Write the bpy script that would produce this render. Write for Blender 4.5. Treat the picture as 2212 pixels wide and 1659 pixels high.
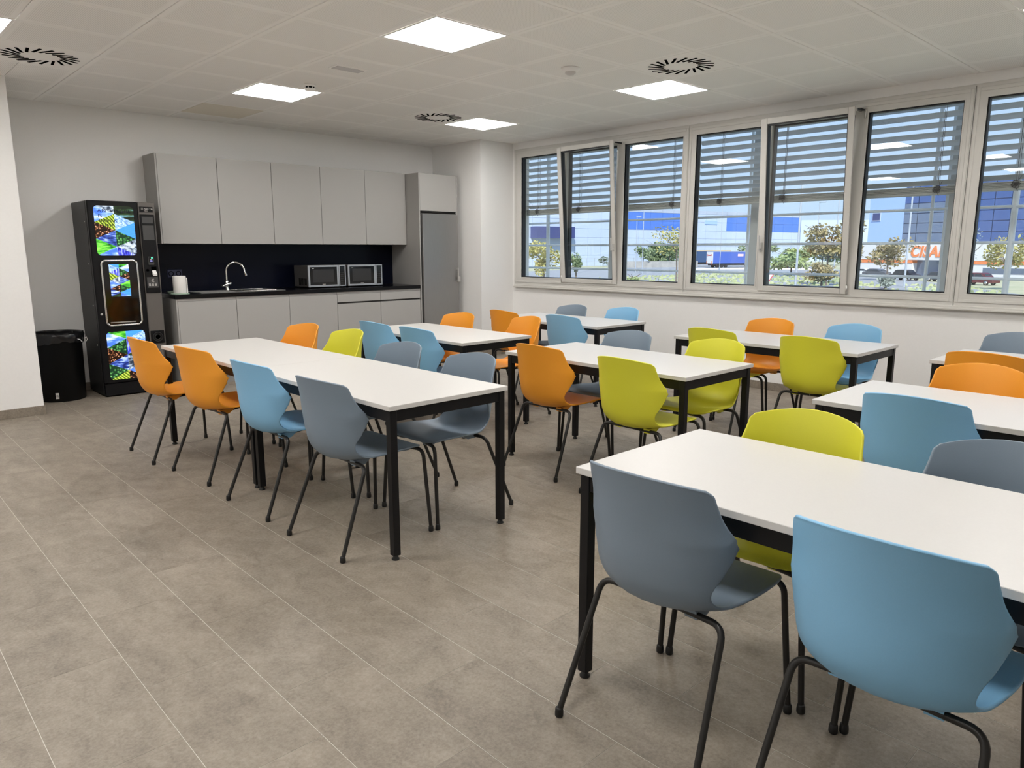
import bpy, bmesh, math, random
from mathutils import Vector, Matrix
C = bpy.context.scene.collection
for o in list(bpy.data.objects):
    bpy.data.objects.remove(o)
random.seed(7)
PI = math.pi
EYE = 1.40
# ------------------------------------------------------------------ camera, world, sun, exposure
cam_d = bpy.data.cameras.new('camera'); cam = bpy.data.objects.new('camera', cam_d); C.objects.link(cam)
cam_d.sensor_fit = 'HORIZONTAL'; cam_d.sensor_width = 36.0
cam_d.lens = 1571.16 / 2212 * 36.0
cam_d.clip_start = 0.05; cam_d.clip_end = 2000
YAW, PITCH, ROLL = .756971, .1826993, .000645
_f = Vector((math.sin(YAW)*math.cos(PITCH), math.cos(YAW)*math.cos(PITCH), -math.sin(PITCH)))
_r = Vector((math.cos(YAW), -math.sin(YAW), 0)); _d = _f.cross(_r)
_r2 = math.cos(ROLL)*_r + math.sin(ROLL)*_d; _d2 = -math.sin(ROLL)*_r + math.cos(ROLL)*_d
cam.matrix_world = Matrix(((_r2.x, -_d2.x, -_f.x, 0), (_r2.y, -_d2.y, -_f.y, 0), (_r2.z, -_d2.z, -_f.z, EYE), (0, 0, 0, 1)))
bpy.context.scene.camera = cam

def seen(x, y, z, m=60):
    q = Vector((x, y, z-EYE)); d = q.dot(_f)
    if d < .1: return None
    u = 1106+1571.16*q.dot(_r2)/d; v = 829.5+1571.16*q.dot(_d2)/d
    return (u, v, d) if -m < u < 2212+m and -m < v < 1659+m else None

sc = bpy.context.scene
sc.view_settings.view_transform = 'Standard'; sc.view_settings.look = 'None'
sc.view_settings.gamma = 1.0; sc.view_settings.use_curve_mapping = False
sc.view_settings.exposure = 1.02
PANEL_L = 12.5
w = bpy.data.worlds.new('world'); sc.world = w; w.use_nodes = True
nt = w.node_tree; nt.nodes.clear()
out = nt.nodes.new('ShaderNodeOutputWorld'); bg = nt.nodes.new('ShaderNodeBackground')
tc = nt.nodes.new('ShaderNodeTexCoord'); sx = nt.nodes.new('ShaderNodeSeparateXYZ'); rp = nt.nodes.new('ShaderNodeValToRGB')
rp.color_ramp.elements[0].position = 0.0; rp.color_ramp.elements[0].color = (.58, .77, 1.0, 1)
rp.color_ramp.elements[1].position = 0.6; rp.color_ramp.elements[1].color = (.36, .58, .96, 1)
nt.links.new(tc.outputs['Generated'], sx.inputs[0]); nt.links.new(sx.outputs['Z'], rp.inputs[0])
nt.links.new(rp.outputs[0], bg.inputs[0]); bg.inputs[1].default_value = 0.54
nt.links.new(bg.outputs[0], out.inputs[0])
sun_d = bpy.data.lights.new('sun', 'SUN'); sun_d.energy = 2.7; sun_d.angle = math.radians(4); sun_d.color = (1, .96, .9)
sun = bpy.data.objects.new('sun', sun_d); C.objects.link(sun); sun.location = (-20, 10, 30)
sun.rotation_euler = (Vector((.55, .45, -.70))).to_track_quat('-Z', 'Y').to_euler()

# ------------------------------------------------------------------ materials
def mat(name, col, rough=.5, metal=0., spec=None, emit=None, coat=0.):
    m = bpy.data.materials.new(name); m.use_nodes = True
    b = m.node_tree.nodes['Principled BSDF']
    b.inputs['Base Color'].default_value = (*col, 1); b.inputs['Roughness'].default_value = rough
    b.inputs['Metallic'].default_value = metal
    if spec is not None: b.inputs['Specular IOR Level'].default_value = spec
    if coat: b.inputs['Coat Weight'].default_value = coat
    if emit:
        b.inputs['Emission Color'].default_value = (*emit[0], 1); b.inputs['Emission Strength'].default_value = emit[1]
    return m
def N(m, t, **kw):
    n = m.node_tree.nodes.new(t)
    for k, v in kw.items(): setattr(n, k, v)
    return n
def L(m, a, b): m.node_tree.links.new(a, b)
def bsdf(m): return m.node_tree.nodes['Principled BSDF']
def math_n(m, op, a, b=None):
    n = N(m, 'ShaderNodeMath', operation=op)
    for i, x in enumerate((a, b)):
        if x is None: continue
        if isinstance(x, (int, float)): n.inputs[i].default_value = x
        else: L(m, x, n.inputs[i])
    return n.outputs[0]
def ramp(m, fac, stops):
    r = N(m, 'ShaderNodeValToRGB'); e = r.color_ramp.elements
    e[0].position, e[0].color = stops[0][0], (*stops[0][1], 1); e[1].position, e[1].color = stops[-1][0], (*stops[-1][1], 1)
    for p_, c_ in stops[1:-1]:
        q = e.new(p_); q.color = (*c_, 1)
    L(m, fac, r.inputs[0]); return r.outputs[0]
def noisy(name, c1, c2, scale, rough=.6, detail=4, bump=0., coord='Object', stretch=None, **kw):
    m = mat(name, c1, rough, **kw); t = N(m, 'ShaderNodeTexCoord'); n = N(m, 'ShaderNodeTexNoise')
    n.inputs['Scale'].default_value = scale; n.inputs['Detail'].default_value = detail
    src = t.outputs[coord]
    if stretch:
        mp = N(m, 'ShaderNodeMapping'); mp.inputs['Scale'].default_value = stretch; L(m, src, mp.inputs[0]); src = mp.outputs[0]
    L(m, src, n.inputs['Vector'])
    L(m, ramp(m, n.outputs[0], [(.3, c1), (.7, c2)]), bsdf(m).inputs['Base Color'])
    if bump:
        bp = N(m, 'ShaderNodeBump'); bp.inputs['Strength'].default_value = bump; bp.inputs['Distance'].default_value = .002
        L(m, n.outputs[0], bp.inputs['Height']); L(m, bp.outputs[0], bsdf(m).inputs['Normal'])
    return m

WALL = noisy('wall_paint', (.835, .825, .81), (.85, .84, .825), 60, .75, bump=.05)
GX, GY, TILE, CEIL = 2.863, 3.685, .6, 2.769

def ceiling_mat():
    m = mat('perforated_metal_tile', (.88, .86, .83), .55)
    g = N(m, 'ShaderNodeNewGeometry'); s = N(m, 'ShaderNodeSeparateXYZ'); L(m, g.outputs['Position'], s.inputs[0])
    u = math_n(m, 'FRACT', math_n(m, 'DIVIDE', math_n(m, 'ADD', s.outputs[0], 12-GX), TILE))
    v = math_n(m, 'FRACT', math_n(m, 'DIVIDE', math_n(m, 'ADD', s.outputs[1], 12-GY), TILE))
    du = math_n(m, 'ABSOLUTE', math_n(m, 'SUBTRACT', u, .5)); dv = math_n(m, 'ABSOLUTE', math_n(m, 'SUBTRACT', v, .5))
    inside = math_n(m, 'LESS_THAN', math_n(m, 'MAXIMUM', du, dv), .4375)
    K = 56.0
    pu = math_n(m, 'SUBTRACT', math_n(m, 'FRACT', math_n(m, 'MULTIPLY', u, K)), .5)
    pv = math_n(m, 'SUBTRACT', math_n(m, 'FRACT', math_n(m, 'MULTIPLY', v, K)), .5)
    r2 = math_n(m, 'ADD', math_n(m, 'MULTIPLY', pu, pu), math_n(m, 'MULTIPLY', pv, pv))
    hole = math_n(m, 'MULTIPLY', math_n(m, 'LESS_THAN', r2, .065), inside)
    mx = N(m, 'ShaderNodeMix', data_type='RGBA'); mx.inputs[6].default_value = (.95, .935, .91, 1); mx.inputs[7].default_value = (.66, .645, .62, 1)
    L(m, hole, mx.inputs[0]); L(m, mx.outputs[2], bsdf(m).inputs['Base Color'])
    return m
M_CEIL = ceiling_mat()
M_CEILPLAIN = mat('white_ceiling_metal', (.95, .935, .91), .55)
M_HATCH = mat('beige_ceiling_hatch', (.79, .745, .65), .6)
FX0, FPX, FPY = .607, .3012, .609
def floor_mat(name, base=1.0):
    m = mat(name, (.36, .32, .28), .42)
    g = N(m, 'ShaderNodeNewGeometry'); s = N(m, 'ShaderNodeSeparateXYZ'); L(m, g.outputs['Position'], s.inputs[0])
    k = math_n(m, 'FLOOR', math_n(m, 'DIVIDE', math_n(m, 'ADD', s.outputs[0], 30.0*FPX-FX0), FPX))
    odd = math_n(m, 'MODULO', k, 2.0)
    yy = math_n(m, 'ADD', math_n(m, 'ADD', s.outputs[1], 60*FPY-2.376), math_n(m, 'MULTIPLY', odd, .331))
    j = math_n(m, 'FLOOR', math_n(m, 'DIVIDE', yy, FPY))
    cb = N(m, 'ShaderNodeCombineXYZ'); L(m, k, cb.inputs[0]); L(m, j, cb.inputs[1])
    wn = N(m, 'ShaderNodeTexWhiteNoise', noise_dimensions='2D'); L(m, cb.outputs[0], wn.inputs['Vector'])
    # shift texture per tile so each tile has its own clouds
    vo = N(m, 'ShaderNodeVectorMath', operation='MULTIPLY_ADD'); L(m, wn.outputs['Color'], vo.inputs[0]); vo.inputs[1].default_value = (40, 40, 40)
    L(m, g.outputs['Position'], vo.inputs[2])
    mp = N(m, 'ShaderNodeMapping'); mp.inputs['Scale'].default_value = (1.6, 1, 1); L(m, vo.outputs[0], mp.inputs[0])
    n1 = N(m, 'ShaderNodeTexNoise'); n1.inputs['Scale'].default_value = 4.5; n1.inputs['Detail'].default_value = 7; n1.inputs['Roughness'].default_value = .66; n1.inputs['Distortion'].default_value = .6
    L(m, mp.outputs[0], n1.inputs['Vector'])
    n2 = N(m, 'ShaderNodeTexNoise'); n2.inputs['Scale'].default_value = 95; n2.inputs['Detail'].default_value = 5; n2.inputs['Roughness'].default_value = .7
    L(m, vo.outputs[0], n2.inputs['Vector'])
    n3 = N(m, 'ShaderNodeTexNoise'); n3.inputs['Scale'].default_value = 14; n3.inputs['Detail'].default_value = 6; n3.inputs['Roughness'].default_value = .7
    L(m, mp.outputs[0], n3.inputs['Vector'])
    f = math_n(m, 'ADD', math_n(m, 'MULTIPLY', n1.outputs[0], .40), math_n(m, 'ADD', math_n(m, 'MULTIPLY', n2.outputs[0], .40), math_n(m, 'MULTIPLY', n3.outputs[0], .20)))
    f = math_n(m, 'ADD', f, math_n(m, 'MULTIPLY', math_n(m, 'SUBTRACT', wn.outputs['Value'], .5), .030))
    c = [(.30, (.150, .131, .110)), (.44, (.265, .234, .199)), (.54, (.345, .308, .265)), (.66, (.43, .388, .34)), (.80, (.54, .495, .44))]
    c = [(a, (.80*base*b[0], .765*base*b[1], .715*base*b[2])) for a, b in c]
    L(m, ramp(m, f, c), bsdf(m).inputs['Base Color'])
    bp = N(m, 'ShaderNodeBump'); bp.inputs['Strength'].default_value = .25; bp.inputs['Distance'].default_value = .0015
    L(m, f, bp.inputs['Height']); L(m, bp.outputs[0], bsdf(m).inputs['Normal'])
    L(m, math_n(m, 'SUBTRACT', .62, math_n(m, 'MULTIPLY', f, .25)), bsdf(m).inputs['Roughness'])
    return m
M_TILE = floor_mat('stone_floor_tile'); M_SKIRT = floor_mat('stone_skirting', .95)
M_GROUT = mat('pale_grout', (.60, .565, .51), .8)
M_FRAME = mat('grey_beige_window_aluminium', (.60, .585, .55), .38)
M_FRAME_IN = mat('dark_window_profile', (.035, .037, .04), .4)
M_GASKET = mat('black_gasket', (.012, .012, .014), .5)
M_SILVER = mat('satin_silver', (.62, .61, .59), .3, .85)
def glass_mat(name, tint):
    m = bpy.data.materials.new(name); m.use_nodes = True; t = m.node_tree; t.nodes.clear()
    o_ = t.nodes.new('ShaderNodeOutputMaterial'); mx = t.nodes.new('ShaderNodeMixShader'); tr = t.nodes.new('ShaderNodeBsdfTransparent'); gl = t.nodes.new('ShaderNodeBsdfGlossy')
    gl.inputs['Roughness'].default_value = 0.0; gl.inputs['Color'].default_value = (1, 1, 1, 1); tr.inputs[0].default_value = (*tint, 1)
    lw = t.nodes.new('ShaderNodeLayerWeight'); lw.inputs[0].default_value = .5
    p5 = t.nodes.new('ShaderNodeMath'); p5.operation = 'POWER'; p5.inputs[1].default_value = 4.0
    ma = t.nodes.new('ShaderNodeMath'); ma.operation = 'MULTIPLY_ADD'; ma.inputs[1].default_value = .9; ma.inputs[2].default_value = .045
    t.links.new(lw.outputs['Facing'], p5.inputs[0]); t.links.new(p5.outputs[0], ma.inputs[0]); t.links.new(ma.outputs[0], mx.inputs[0])
    t.links.new(tr.outputs[0], mx.inputs[1]); t.links.new(gl.outputs[0], mx.inputs[2]); t.links.new(mx.outputs[0], o_.inputs[0])
    return m
M_GLASS = glass_mat('window_glass', (.97, .985, .985))
M_SLAT = mat('grey_blind_slat', (.62, .655, .70), .5)
M_BLINDBAR = mat('grey_blind_bottom_bar', (.36, .37, .36), .5)
M_CORD = mat('dark_cord', (.02, .02, .022), .7)
M_STEELW = mat('light_painted_steel', (.70, .74, .78), .35, .1)
M_COLUMN = mat('grey_painted_steel', (.40, .42, .42), .45)
M_LED = mat('led_panel_diffuser', (1, 1, 1), .5, emit=((1.0, .975, .945), PANEL_L))
M_LEDFRAME = mat('white_luminaire_frame', (.85, .84, .82), .4)
M_BLACKHOLE = mat('black_duct', (.002, .002, .002), 1.0, spec=0.)
M_WHITEPL = mat('white_plastic', (.90, .89, .87), .4)
M_GREYLENS = mat('pale_sensor_lens', (.62, .60, .58), .35)
M_TOP = noisy('white_melamine', (.62, .605, .58), (.635, .62, .595), 140, .38)
M_TOPEDGE = mat('white_edge_band', (.62, .605, .58), .45)
M_BLACKMETAL = mat('black_powder_coat', (.004, .004, .005), .45, spec=.3)
M_LEGTUBE = mat('anthracite_tube', (.026, .025, .024), .34, .35)
M_RUBBER = mat('black_foot', (.006, .006, .006), .5)
def plastic(name, c): return noisy(name, c, tuple(x*1.03 for x in c), 400, .46, detail=2, bump=.06)
CH = {'orange': plastic('orange_polypropylene', (.86, .34, .026)), 'lime': plastic('lime_polypropylene', (.70, .68, .042)),
      'blue': plastic('blue_polypropylene', (.235, .495, .74)), 'grey': plastic('slate_grey_polypropylene', (.20, .258, .322))}
M_CAB = mat('light_grey_laminate', (.405, .395, .378), .5)
M_CABSIDE = mat('grey_laminate_side', (.375, .365, .35), .5)
M_GAP = mat('dark_gap', (.05, .048, .045), .8)
M_WORK = mat('black_worktop', (.003, .003, .004), .22, spec=.25)
M_SPLASH = mat('dark_blue_black_splashback', (.0022, .0032, .010), .22, spec=.15)
M_STAIN = noisy('brushed_stainless', (.30, .295, .29), (.34, .335, .33), 30, .38, metal=.75, stretch=(40, 40, .3))
M_CHROME = mat('chrome', (.80, .79, .77), .08, 1.0)
M_PAPER = noisy('white_paper_towel', (.78, .755, .73), (.82, .80, .77), 180, .9, bump=.2)
M_GREENCLOTH = mat('pale_green_plastic', (.35, .45, .36), .5)
M_MWBODY = noisy('dark_grey_enamel', (.055, .052, .05), (.065, .062, .06), 90, .45)
M_MWSILVER = mat('silver_microwave_trim', (.50, .52, .55), .3, .7)
M_BLACKGLASS = mat('black_glass', (.004, .004, .005), .08)
M_MWWIN = mat('smoked_door_window', (.030, .030, .031), .15)
M_SOCKET = mat('navy_socket', (.008, .010, .045), .4)
M_VMBLACK = mat('black_vending_plastic', (.004, .004, .005), .4, spec=.25)
M_VMSIDE = mat('anthracite_sheet_metal', (.018, .018, .018), .42, spec=.3)
M_VMGREY = mat('warm_grey_panel', (.12, .108, .098), .45)
M_VMBTN = mat('grey_display_panel', (.055, .055, .055), .4)
M_VMGLASS = mat('dark_brown_glass', (.012, .006, .0025), .06)
M_PRINT = mat('white_print', (.62, .60, .57), .6)
M_PRINTDARK = mat('dark_print', (.004, .005, .02), .6)
M_GREEN = mat('green_led', (.1, .6, .3), .4, emit=((.05, .8, .3), 1.2))
M_VIOLET = mat('violet_led', (.2, .2, .8), .4, emit=((.25, .25, 1.0), 1.0))
M_BIN = mat('black_bin_plastic', (.0025, .0025, .003), .5, spec=.25)
M_BAG = noisy('black_bin_bag', (.006, .006, .007), (.012, .012, .013), 30, .2, bump=.6)

# ------------------------------------------------------------------ mesh helpers
class MB:
    def __init__(s): s.v = []; s.f = []; s.m = []; s.mi = 0; s.flat = []
    def add(s, vs, fs, smooth=False):
        b = len(s.v); s.v += [tuple(v) for v in vs]
        for f in fs: s.f.append(tuple(i+b for i in f)); s.m.append(s.mi); s.flat.append(not smooth)
        return s
    def box(s, x0, x1, y0, y1, z0, z1, c=0.0):
        if c <= 0:
            vs = [(x, y, z) for z in (z0, z1) for y in (y0, y1) for x in (x0, x1)]
            return s.add(vs, [(0, 2, 3, 1), (4, 5, 7, 6), (0, 1, 5, 4), (2, 6, 7, 3), (0, 4, 6, 2), (1, 3, 7, 5)])
        X, Y, Z = (x0, x1), (y0, y1), (z0, z1); vs = []; idx = {}
        for i in (0, 1):
            for j in (0, 1):
                for k in (0, 1):
                    sx_, sy_, sz_ = c*(1-2*i), c*(1-2*j), c*(1-2*k)
                    for a, p_ in (('x', (X[i], Y[j]+sy_, Z[k]+sz_)), ('y', (X[i]+sx_, Y[j], Z[k]+sz_)), ('z', (X[i]+sx_, Y[j]+sy_, Z[k]))):
                        idx[(i, j, k, a)] = len(vs); vs.append(p_)
        fs = []
        for k in (0, 1):
            q = [idx[(i, j, k, 'z')] for i, j in ((0, 0), (1, 0), (1, 1), (0, 1))]; fs.append(q if k else q[::-1])
            q = [idx[(k, j, l, 'x')] for j, l in ((0, 0), (1, 0), (1, 1), (0, 1))]; fs.append(q if k else q[::-1])
            q = [idx[(i, k, l, 'y')] for i, l in ((0, 0), (1, 0), (1, 1), (0, 1))]; fs.append(q[::-1] if k else q)
        for a in (0, 1):
            for b in (0, 1):
                fs.append([idx[(0, a, b, 'y')], idx[(1, a, b, 'y')], idx[(1, a, b, 'z')], idx[(0, a, b, 'z')]])
                fs.append([idx[(a, 0, b, 'x')], idx[(a, 1, b, 'x')], idx[(a, 1, b, 'z')], idx[(a, 0, b, 'z')]])
                fs.append([idx[(a, b, 0, 'x')], idx[(a, b, 1, 'x')], idx[(a, b, 1, 'y')], idx[(a, b, 0, 'y')]])
                for d in (0, 1): fs.append([idx[(a, b, d, 'x')], idx[(a, b, d, 'y')], idx[(a, b, d, 'z')]])
        return s.add(vs, fs)
    def tube(s, pts, r, n=10, cap=True):
        P = [Vector(p) for p in pts]; rs = r if isinstance(r, (list, tuple)) else [r]*len(P)
        t0 = (P[1]-P[0]).normalized(); up = Vector((0, 0, 1)) if abs(t0.z) < .9 else Vector((1, 0, 0))
        u = t0.cross(up).normalized(); vs = []
        for i, p in enumerate(P):
            t = ((P[min(i+1, len(P)-1)]-P[i]).normalized()+(P[i]-P[max(i-1, 0)]).normalized()).normalized()
            u = (u-t*u.dot(t)).normalized(); v = t.cross(u)
            for k in range(n):
                a = 2*PI*k/n; vs.append(p+rs[i]*(math.cos(a)*u+math.sin(a)*v))
        fs = []
        for i in range(len(P)-1):
            for k in range(n): fs.append((i*n+k, i*n+(k+1) % n, (i+1)*n+(k+1) % n, (i+1)*n+k))
        s.add(vs, fs, True)
        if cap: b = (len(P)-1)*n; s.add(vs[:n], [tuple(range(n))[::-1]]); s.add(vs[b:], [tuple(range(n))])
        return s
    def lathe(s, prof, n=24, cx=0, cy=0, cz=0, smooth=True):
        vs = []; fs = []
        for r, z in prof:
            for k in range(n): a = 2*PI*k/n; vs.append((cx+r*math.cos(a), cy+r*math.sin(a), cz+z))
        for i in range(len(prof)-1):
            for k in range(n): fs.append((i*n+k, i*n+(k+1) % n, (i+1)*n+(k+1) % n, (i+1)*n+k))
        fs2 = []
        if prof[0][0] > 1e-6: fs2.append(tuple(range(n))[::-1])
        if prof[-1][0] > 1e-6: fs2.append(tuple((len(prof)-1)*n+k for k in range(n)))
        b = len(s.v); s.add(vs, fs, smooth)
        for f in fs2: s.f.append(tuple(b+i for i in f)); s.m.append(s.mi); s.flat.append(True)
        return s
    def prism(s, poly, axis, a, b):          # polygon (2-D) extruded along an axis
        def p3(q, t): return {'x': (t, q[0], q[1]), 'y': (q[0], t, q[1]), 'z': (q[0], q[1], t)}[axis]
        n = len(poly); vs = [p3(q, a) for q in poly]+[p3(q, b) for q in poly]
        fs = [tuple(range(n))[::-1], tuple(range(n, 2*n))]+[(i, (i+1) % n, n+(i+1) % n, n+i) for i in range(n)]
        return s.add(vs, fs)
    def mesh(s, name, mats):
        me = bpy.data.meshes.new(name); me.from_pydata(s.v, [], s.f)
        for m in (mats if isinstance(mats, (list, tuple)) else [mats]): me.materials.append(m)
        for p, mi, fl in zip(me.polygons, s.m, s.flat): p.material_index = mi; p.use_smooth = not fl
        bm = bmesh.new(); bm.from_mesh(me); bmesh.ops.recalc_face_normals(bm, faces=bm.faces); bm.to_mesh(me); bm.free()
        return me
def link(name, data, parent=None, kind=None, label=None, loc=None):
    o = bpy.data.objects.new(name, data); C.objects.link(o)
    if parent is not None: o.parent = parent
    if loc is not None: o.location = loc
    if kind: o['kind'] = kind
    if label: o['label'] = label
    return o
def obj(name, mb, mats, parent=None, kind=None, label=None, world=True):
    """mesh given in world coordinates; under a parent it is moved into the parent's frame"""
    me = mb.mesh(name, mats); o = link(name, me, parent, kind, label)
    if parent is not None and world:
        q = parent; off = Vector((0, 0, 0))
        while q is not None: off += Vector(q.location); q = q.parent
        me.transform(Matrix.Translation(-off))
    return o
def thing(name, label, cat, loc=(0, 0, 0), rz=0., group=None):
    o = bpy.data.objects.new(name, None); C.objects.link(o); o.location = loc; o.rotation_euler = (0, 0, rz)
    o.empty_display_size = .1; o['label'] = label; o['category'] = cat
    if group: o['group'] = group
    return o
def tag(o, label, cat, group=None):
    o['label'] = label; o['category'] = cat
    if group: o['group'] = group
    return o
def struct(name, mb, mats, parent=None): return obj(name, mb, mats, parent, 'structure' if parent is None else None)
def copy_tree(o, parent=None):
    c = o.copy(); C.objects.link(c)
    if parent is not None: c.parent = parent
    for ch in list(o.children): copy_tree(ch, c)
    return c
def B(*a, c=0.): return MB().box(*a, c=c)
def text(name, body, size, m, parent, loc, rot, extrude=.0006, label=None, sx=1.0, spacing=1.0, align='LEFT', shear=0.):
    cu = bpy.data.curves.new(name, 'FONT'); cu.body = body; cu.size = size; cu.extrude = extrude; cu.align_x = align
    cu.space_character = spacing; cu.offset = .035*size if name == 'sign_letters' else 0; cu.shear = shear; cu.materials.append(m)
    tmp = bpy.data.objects.new(name, cu); C.objects.link(tmp); dg = bpy.context.evaluated_depsgraph_get()
    me = bpy.data.meshes.new_from_object(tmp.evaluated_get(dg)); bpy.data.objects.remove(tmp)
    if not me.materials: me.materials.append(m)
    o = link(name, me, parent); off = Vector((0, 0, 0)); q = parent
    while q is not None: off += Vector(q.location); q = q.parent
    o.location = Vector(loc)-off; o.rotation_euler = rot; o.scale = (sx, 1, 1)
    if label: o['label'] = label
    return o

# ------------------------------------------------------------------ room shell
XW, YK, XP, YP = 6.87, 8.25, 6.30, 7.25       # window wall, kitchen wall, corner pier
X0, Y0 = -3.2, -3.6
PXR, PYF = 1.285, 7.26                        # left pier: right edge and front face
floor = struct('floor', B(X0-.2, XW+.25, Y0-.2, YK+.2, -.12, -.0008), M_GROUT)
ceiling = struct('ceiling', B(X0-.2, XW+.25, Y0-.2, YK+.2, 2.86, 3.1), M_CEILPLAIN)
struct('wall_back', B(X0-.2, XW+.25, YK, YK+.2, -.003, 2.86), WALL)
struct('wall_front', B(X0-.2, XW+.25, Y0-.2, Y0, -.003, 2.86), WALL)
struct('wall_left', B(X0-.2, X0, Y0, YK, -.003, 2.86), WALL)
struct('wall_left_pier', B(X0, PXR, PYF, YK, -.003, 2.86), WALL)
struct('wall_right_pier', B(XP, XW+.25, YP, YK, -.003, 2.86), WALL)
YW1, YW0 = 7.198, -.73
ZS, ZH = .90, 2.675
mb = MB(); mb.box(XW, XW+.25, Y0, YP, -.003, ZS); mb.box(XW, XW+.25, Y0, YP, ZH, 2.86); mb.box(XW, XW+.25, YW1, YP, ZS, ZH); mb.box(XW, XW+.25, Y0, YW0, ZS, ZH)
struct('wall_right', mb, WALL)
mb = B(XW+.02, XW+.25, Y0-.2, YK+3, 3.1, 7.5); mb.box(XW+.02, XW+.25, Y0-.2, YK+.2, -3.3, -.12)
struct('wall_right_outside', mb, M_COLUMN)
# skirting, one strip per wall, cut into tile lengths
def skirting(name, p0, p1, nrm):
    p0, p1 = Vector(p0), Vector(p1); d = p1-p0; n = max(1, round(d.length/.6)); e = Vector(nrm)*.011; parent = None
    root = bpy.data.objects.new(name, None); C.objects.link(root); root['kind'] = 'structure'; root.location = (p0.x, p0.y, 0)
    for i in range(n):
        a = p0+d*(i/n)+d.normalized()*.001; b = p0+d*((i+1)/n)-d.normalized()*.001; q = b+e
        obj('skirting_tile', B(min(a.x, q.x), max(a.x, q.x), min(a.y, q.y), max(a.y, q.y), 0, .078, c=.0015), M_SKIRT, root)
skirting('baseboard_left', (X0, PYF), (PXR+.011, PYF), (0, -1))
skirting('baseboard_back', (PXR+.011, YK), (2.58, YK), (0, -1))
skirting('baseboard_right_pier', (XP-.011, YP), (XW-.011, YP), (0, -1))
skirting('baseboard_pier_side', (XP, YP), (XP, YK-.62), (-1, 0))
skirting('baseboard_right', (XW, Y0), (XW, YP-.011), (-1, 0))

# floor tiles: 300 nearest in view one by one, the rest joined
tiles = []
for k in range(-14, 24):
    x0 = FX0+FPX*k
    sh = 0 if k % 2 == 0 else -.331
    for j in range(-12, 13):
        y0 = 2.376+sh+FPY*j
        a = [max(x0, X0), min(x0+FPX, XW), max(y0, Y0), min(y0+FPY, YK)]
        if a[1]-a[0] < .02 or a[3]-a[2] < .02: continue
        if a[2] > PYF-.02 and a[1] < PXR: continue
        pieces = [a]
        if a[3] > PYF and a[0] < PXR: pieces = [[a[0], min(a[1], PXR), a[2], PYF], [PXR, a[1], a[2], a[3]]]
        if a[3] > YP and a[1] > XP: pieces = [[a[0], a[1], a[2], YP], [a[0], XP, max(a[2], YP), a[3]]]
        for a in pieces:
            if a[1]-a[0] < .015 or a[3]-a[2] < .015: continue
            cx, cy = (a[0]+a[1])/2, (a[2]+a[3])/2
            vis = seen(cx, cy, 0, 130)
            tiles.append((vis[2] if vis else 99+abs(cx)+abs(cy), a))
tiles.sort(key=lambda t: t[0])
cache = {}
G_, GE_ = .0010, .0006
rest = MB()
for n, (dist, a) in enumerate(tiles):
    w_, h_ = a[1]-a[0]-2*G_, a[3]-a[2]-2*GE_
    if n < 300 and dist < 90:
        key = (round(w_, 3), round(h_, 3))
        if key not in cache: cache[key] = B(-w_/2, w_/2, -h_/2, h_/2, -.0007, 0, c=.0003).mesh('floor_tile', M_TILE)
        link('floor_tile', cache[key], floor, loc=((a[0]+a[1])/2, (a[2]+a[3])/2, 0))
    else: rest.box(a[0]+G_, a[1]-G_, a[2]+GE_, a[3]-GE_, -.0007, 0)
if rest.v:
    o = obj('floor_tiles', rest, M_TILE, floor); o['kind'] = 'stuff'

# ceiling grid
LIGHTS = [(0, 0), (0, 4), (4, 0), (4, 4), (-4, 3), (0, -4), (4, -5), (0, -8), (4, -9), (-4, -1), (-4, -5), (-8, 3), (-8, -1), (-8, -5)]  # later entries are unseen lights, kept to light the room
VENTS = [(3, -1), (3, 4), (-3, 4)]
HATCH = (0, 6)
cache = {}; rest = MB()
def ceil_tile_mesh(w_, h_, m, nm):
    # a pan: flat face, small chamfered rim
    return B(-w_/2, w_/2, -h_/2, h_/2, 0, .022, c=.0025).mesh(nm, m)
for i in range(-11, 8):
    for j in range(-13, 9):
        if (i, j) in LIGHTS or (i, j) in VENTS: continue
        x0, y0 = GX+TILE*i, GY+TILE*j
        a = [max(x0, X0), min(x0+TILE, XW), max(y0, Y0), min(y0+TILE, YK)]
        if a[1]-a[0] < .03 or a[3]-a[2] < .03: continue
        if a[2] > PYF-.03 and a[1] < PXR+.03: continue
        if a[2] > YP-.03 and a[0] > XP-.03: continue
        pieces = [a]
        if a[3] > PYF and a[0] < PXR: pieces = [[a[0], a[1], a[2], PYF]] if a[1] <= PXR else [[a[0], PXR, a[2], PYF], [PXR, a[1], a[2], a[3]]]
        if a[3] > YP and a[1] > XP:
            pieces = []
            if a[2] < YP: pieces.append([a[0], a[1], a[2], YP])
            if a[0] < XP: pieces.append([a[0], XP, max(a[2], YP), a[3]])
        for a in pieces:
            w_, h_ = a[1]-a[0]-.004, a[3]-a[2]-.004
            if w_ < .02 or h_ < .02: continue
            cx, cy = (a[0]+a[1])/2, (a[2]+a[3])/2
            m = M_HATCH if (i, j) == HATCH else M_CEIL
            if seen(cx, cy, CEIL, 160):
                key = (round(w_, 3), round(h_, 3), m.name)
                if key not in cache: cache[key] = ceil_tile_mesh(w_, h_, m, 'ceiling_tile')
                o = link('ceiling_tile', cache[key], ceiling, loc=(cx, cy, CEIL))
                if m is M_HATCH: o['label'] = 'plain beige ceiling tile without holes'
            else: rest.box(cx-w_/2, cx+w_/2, cy-h_/2, cy+h_/2, CEIL, CEIL+.022)
o = obj('ceiling_tiles', rest, M_CEIL, ceiling); o['kind'] = 'stuff'

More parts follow.
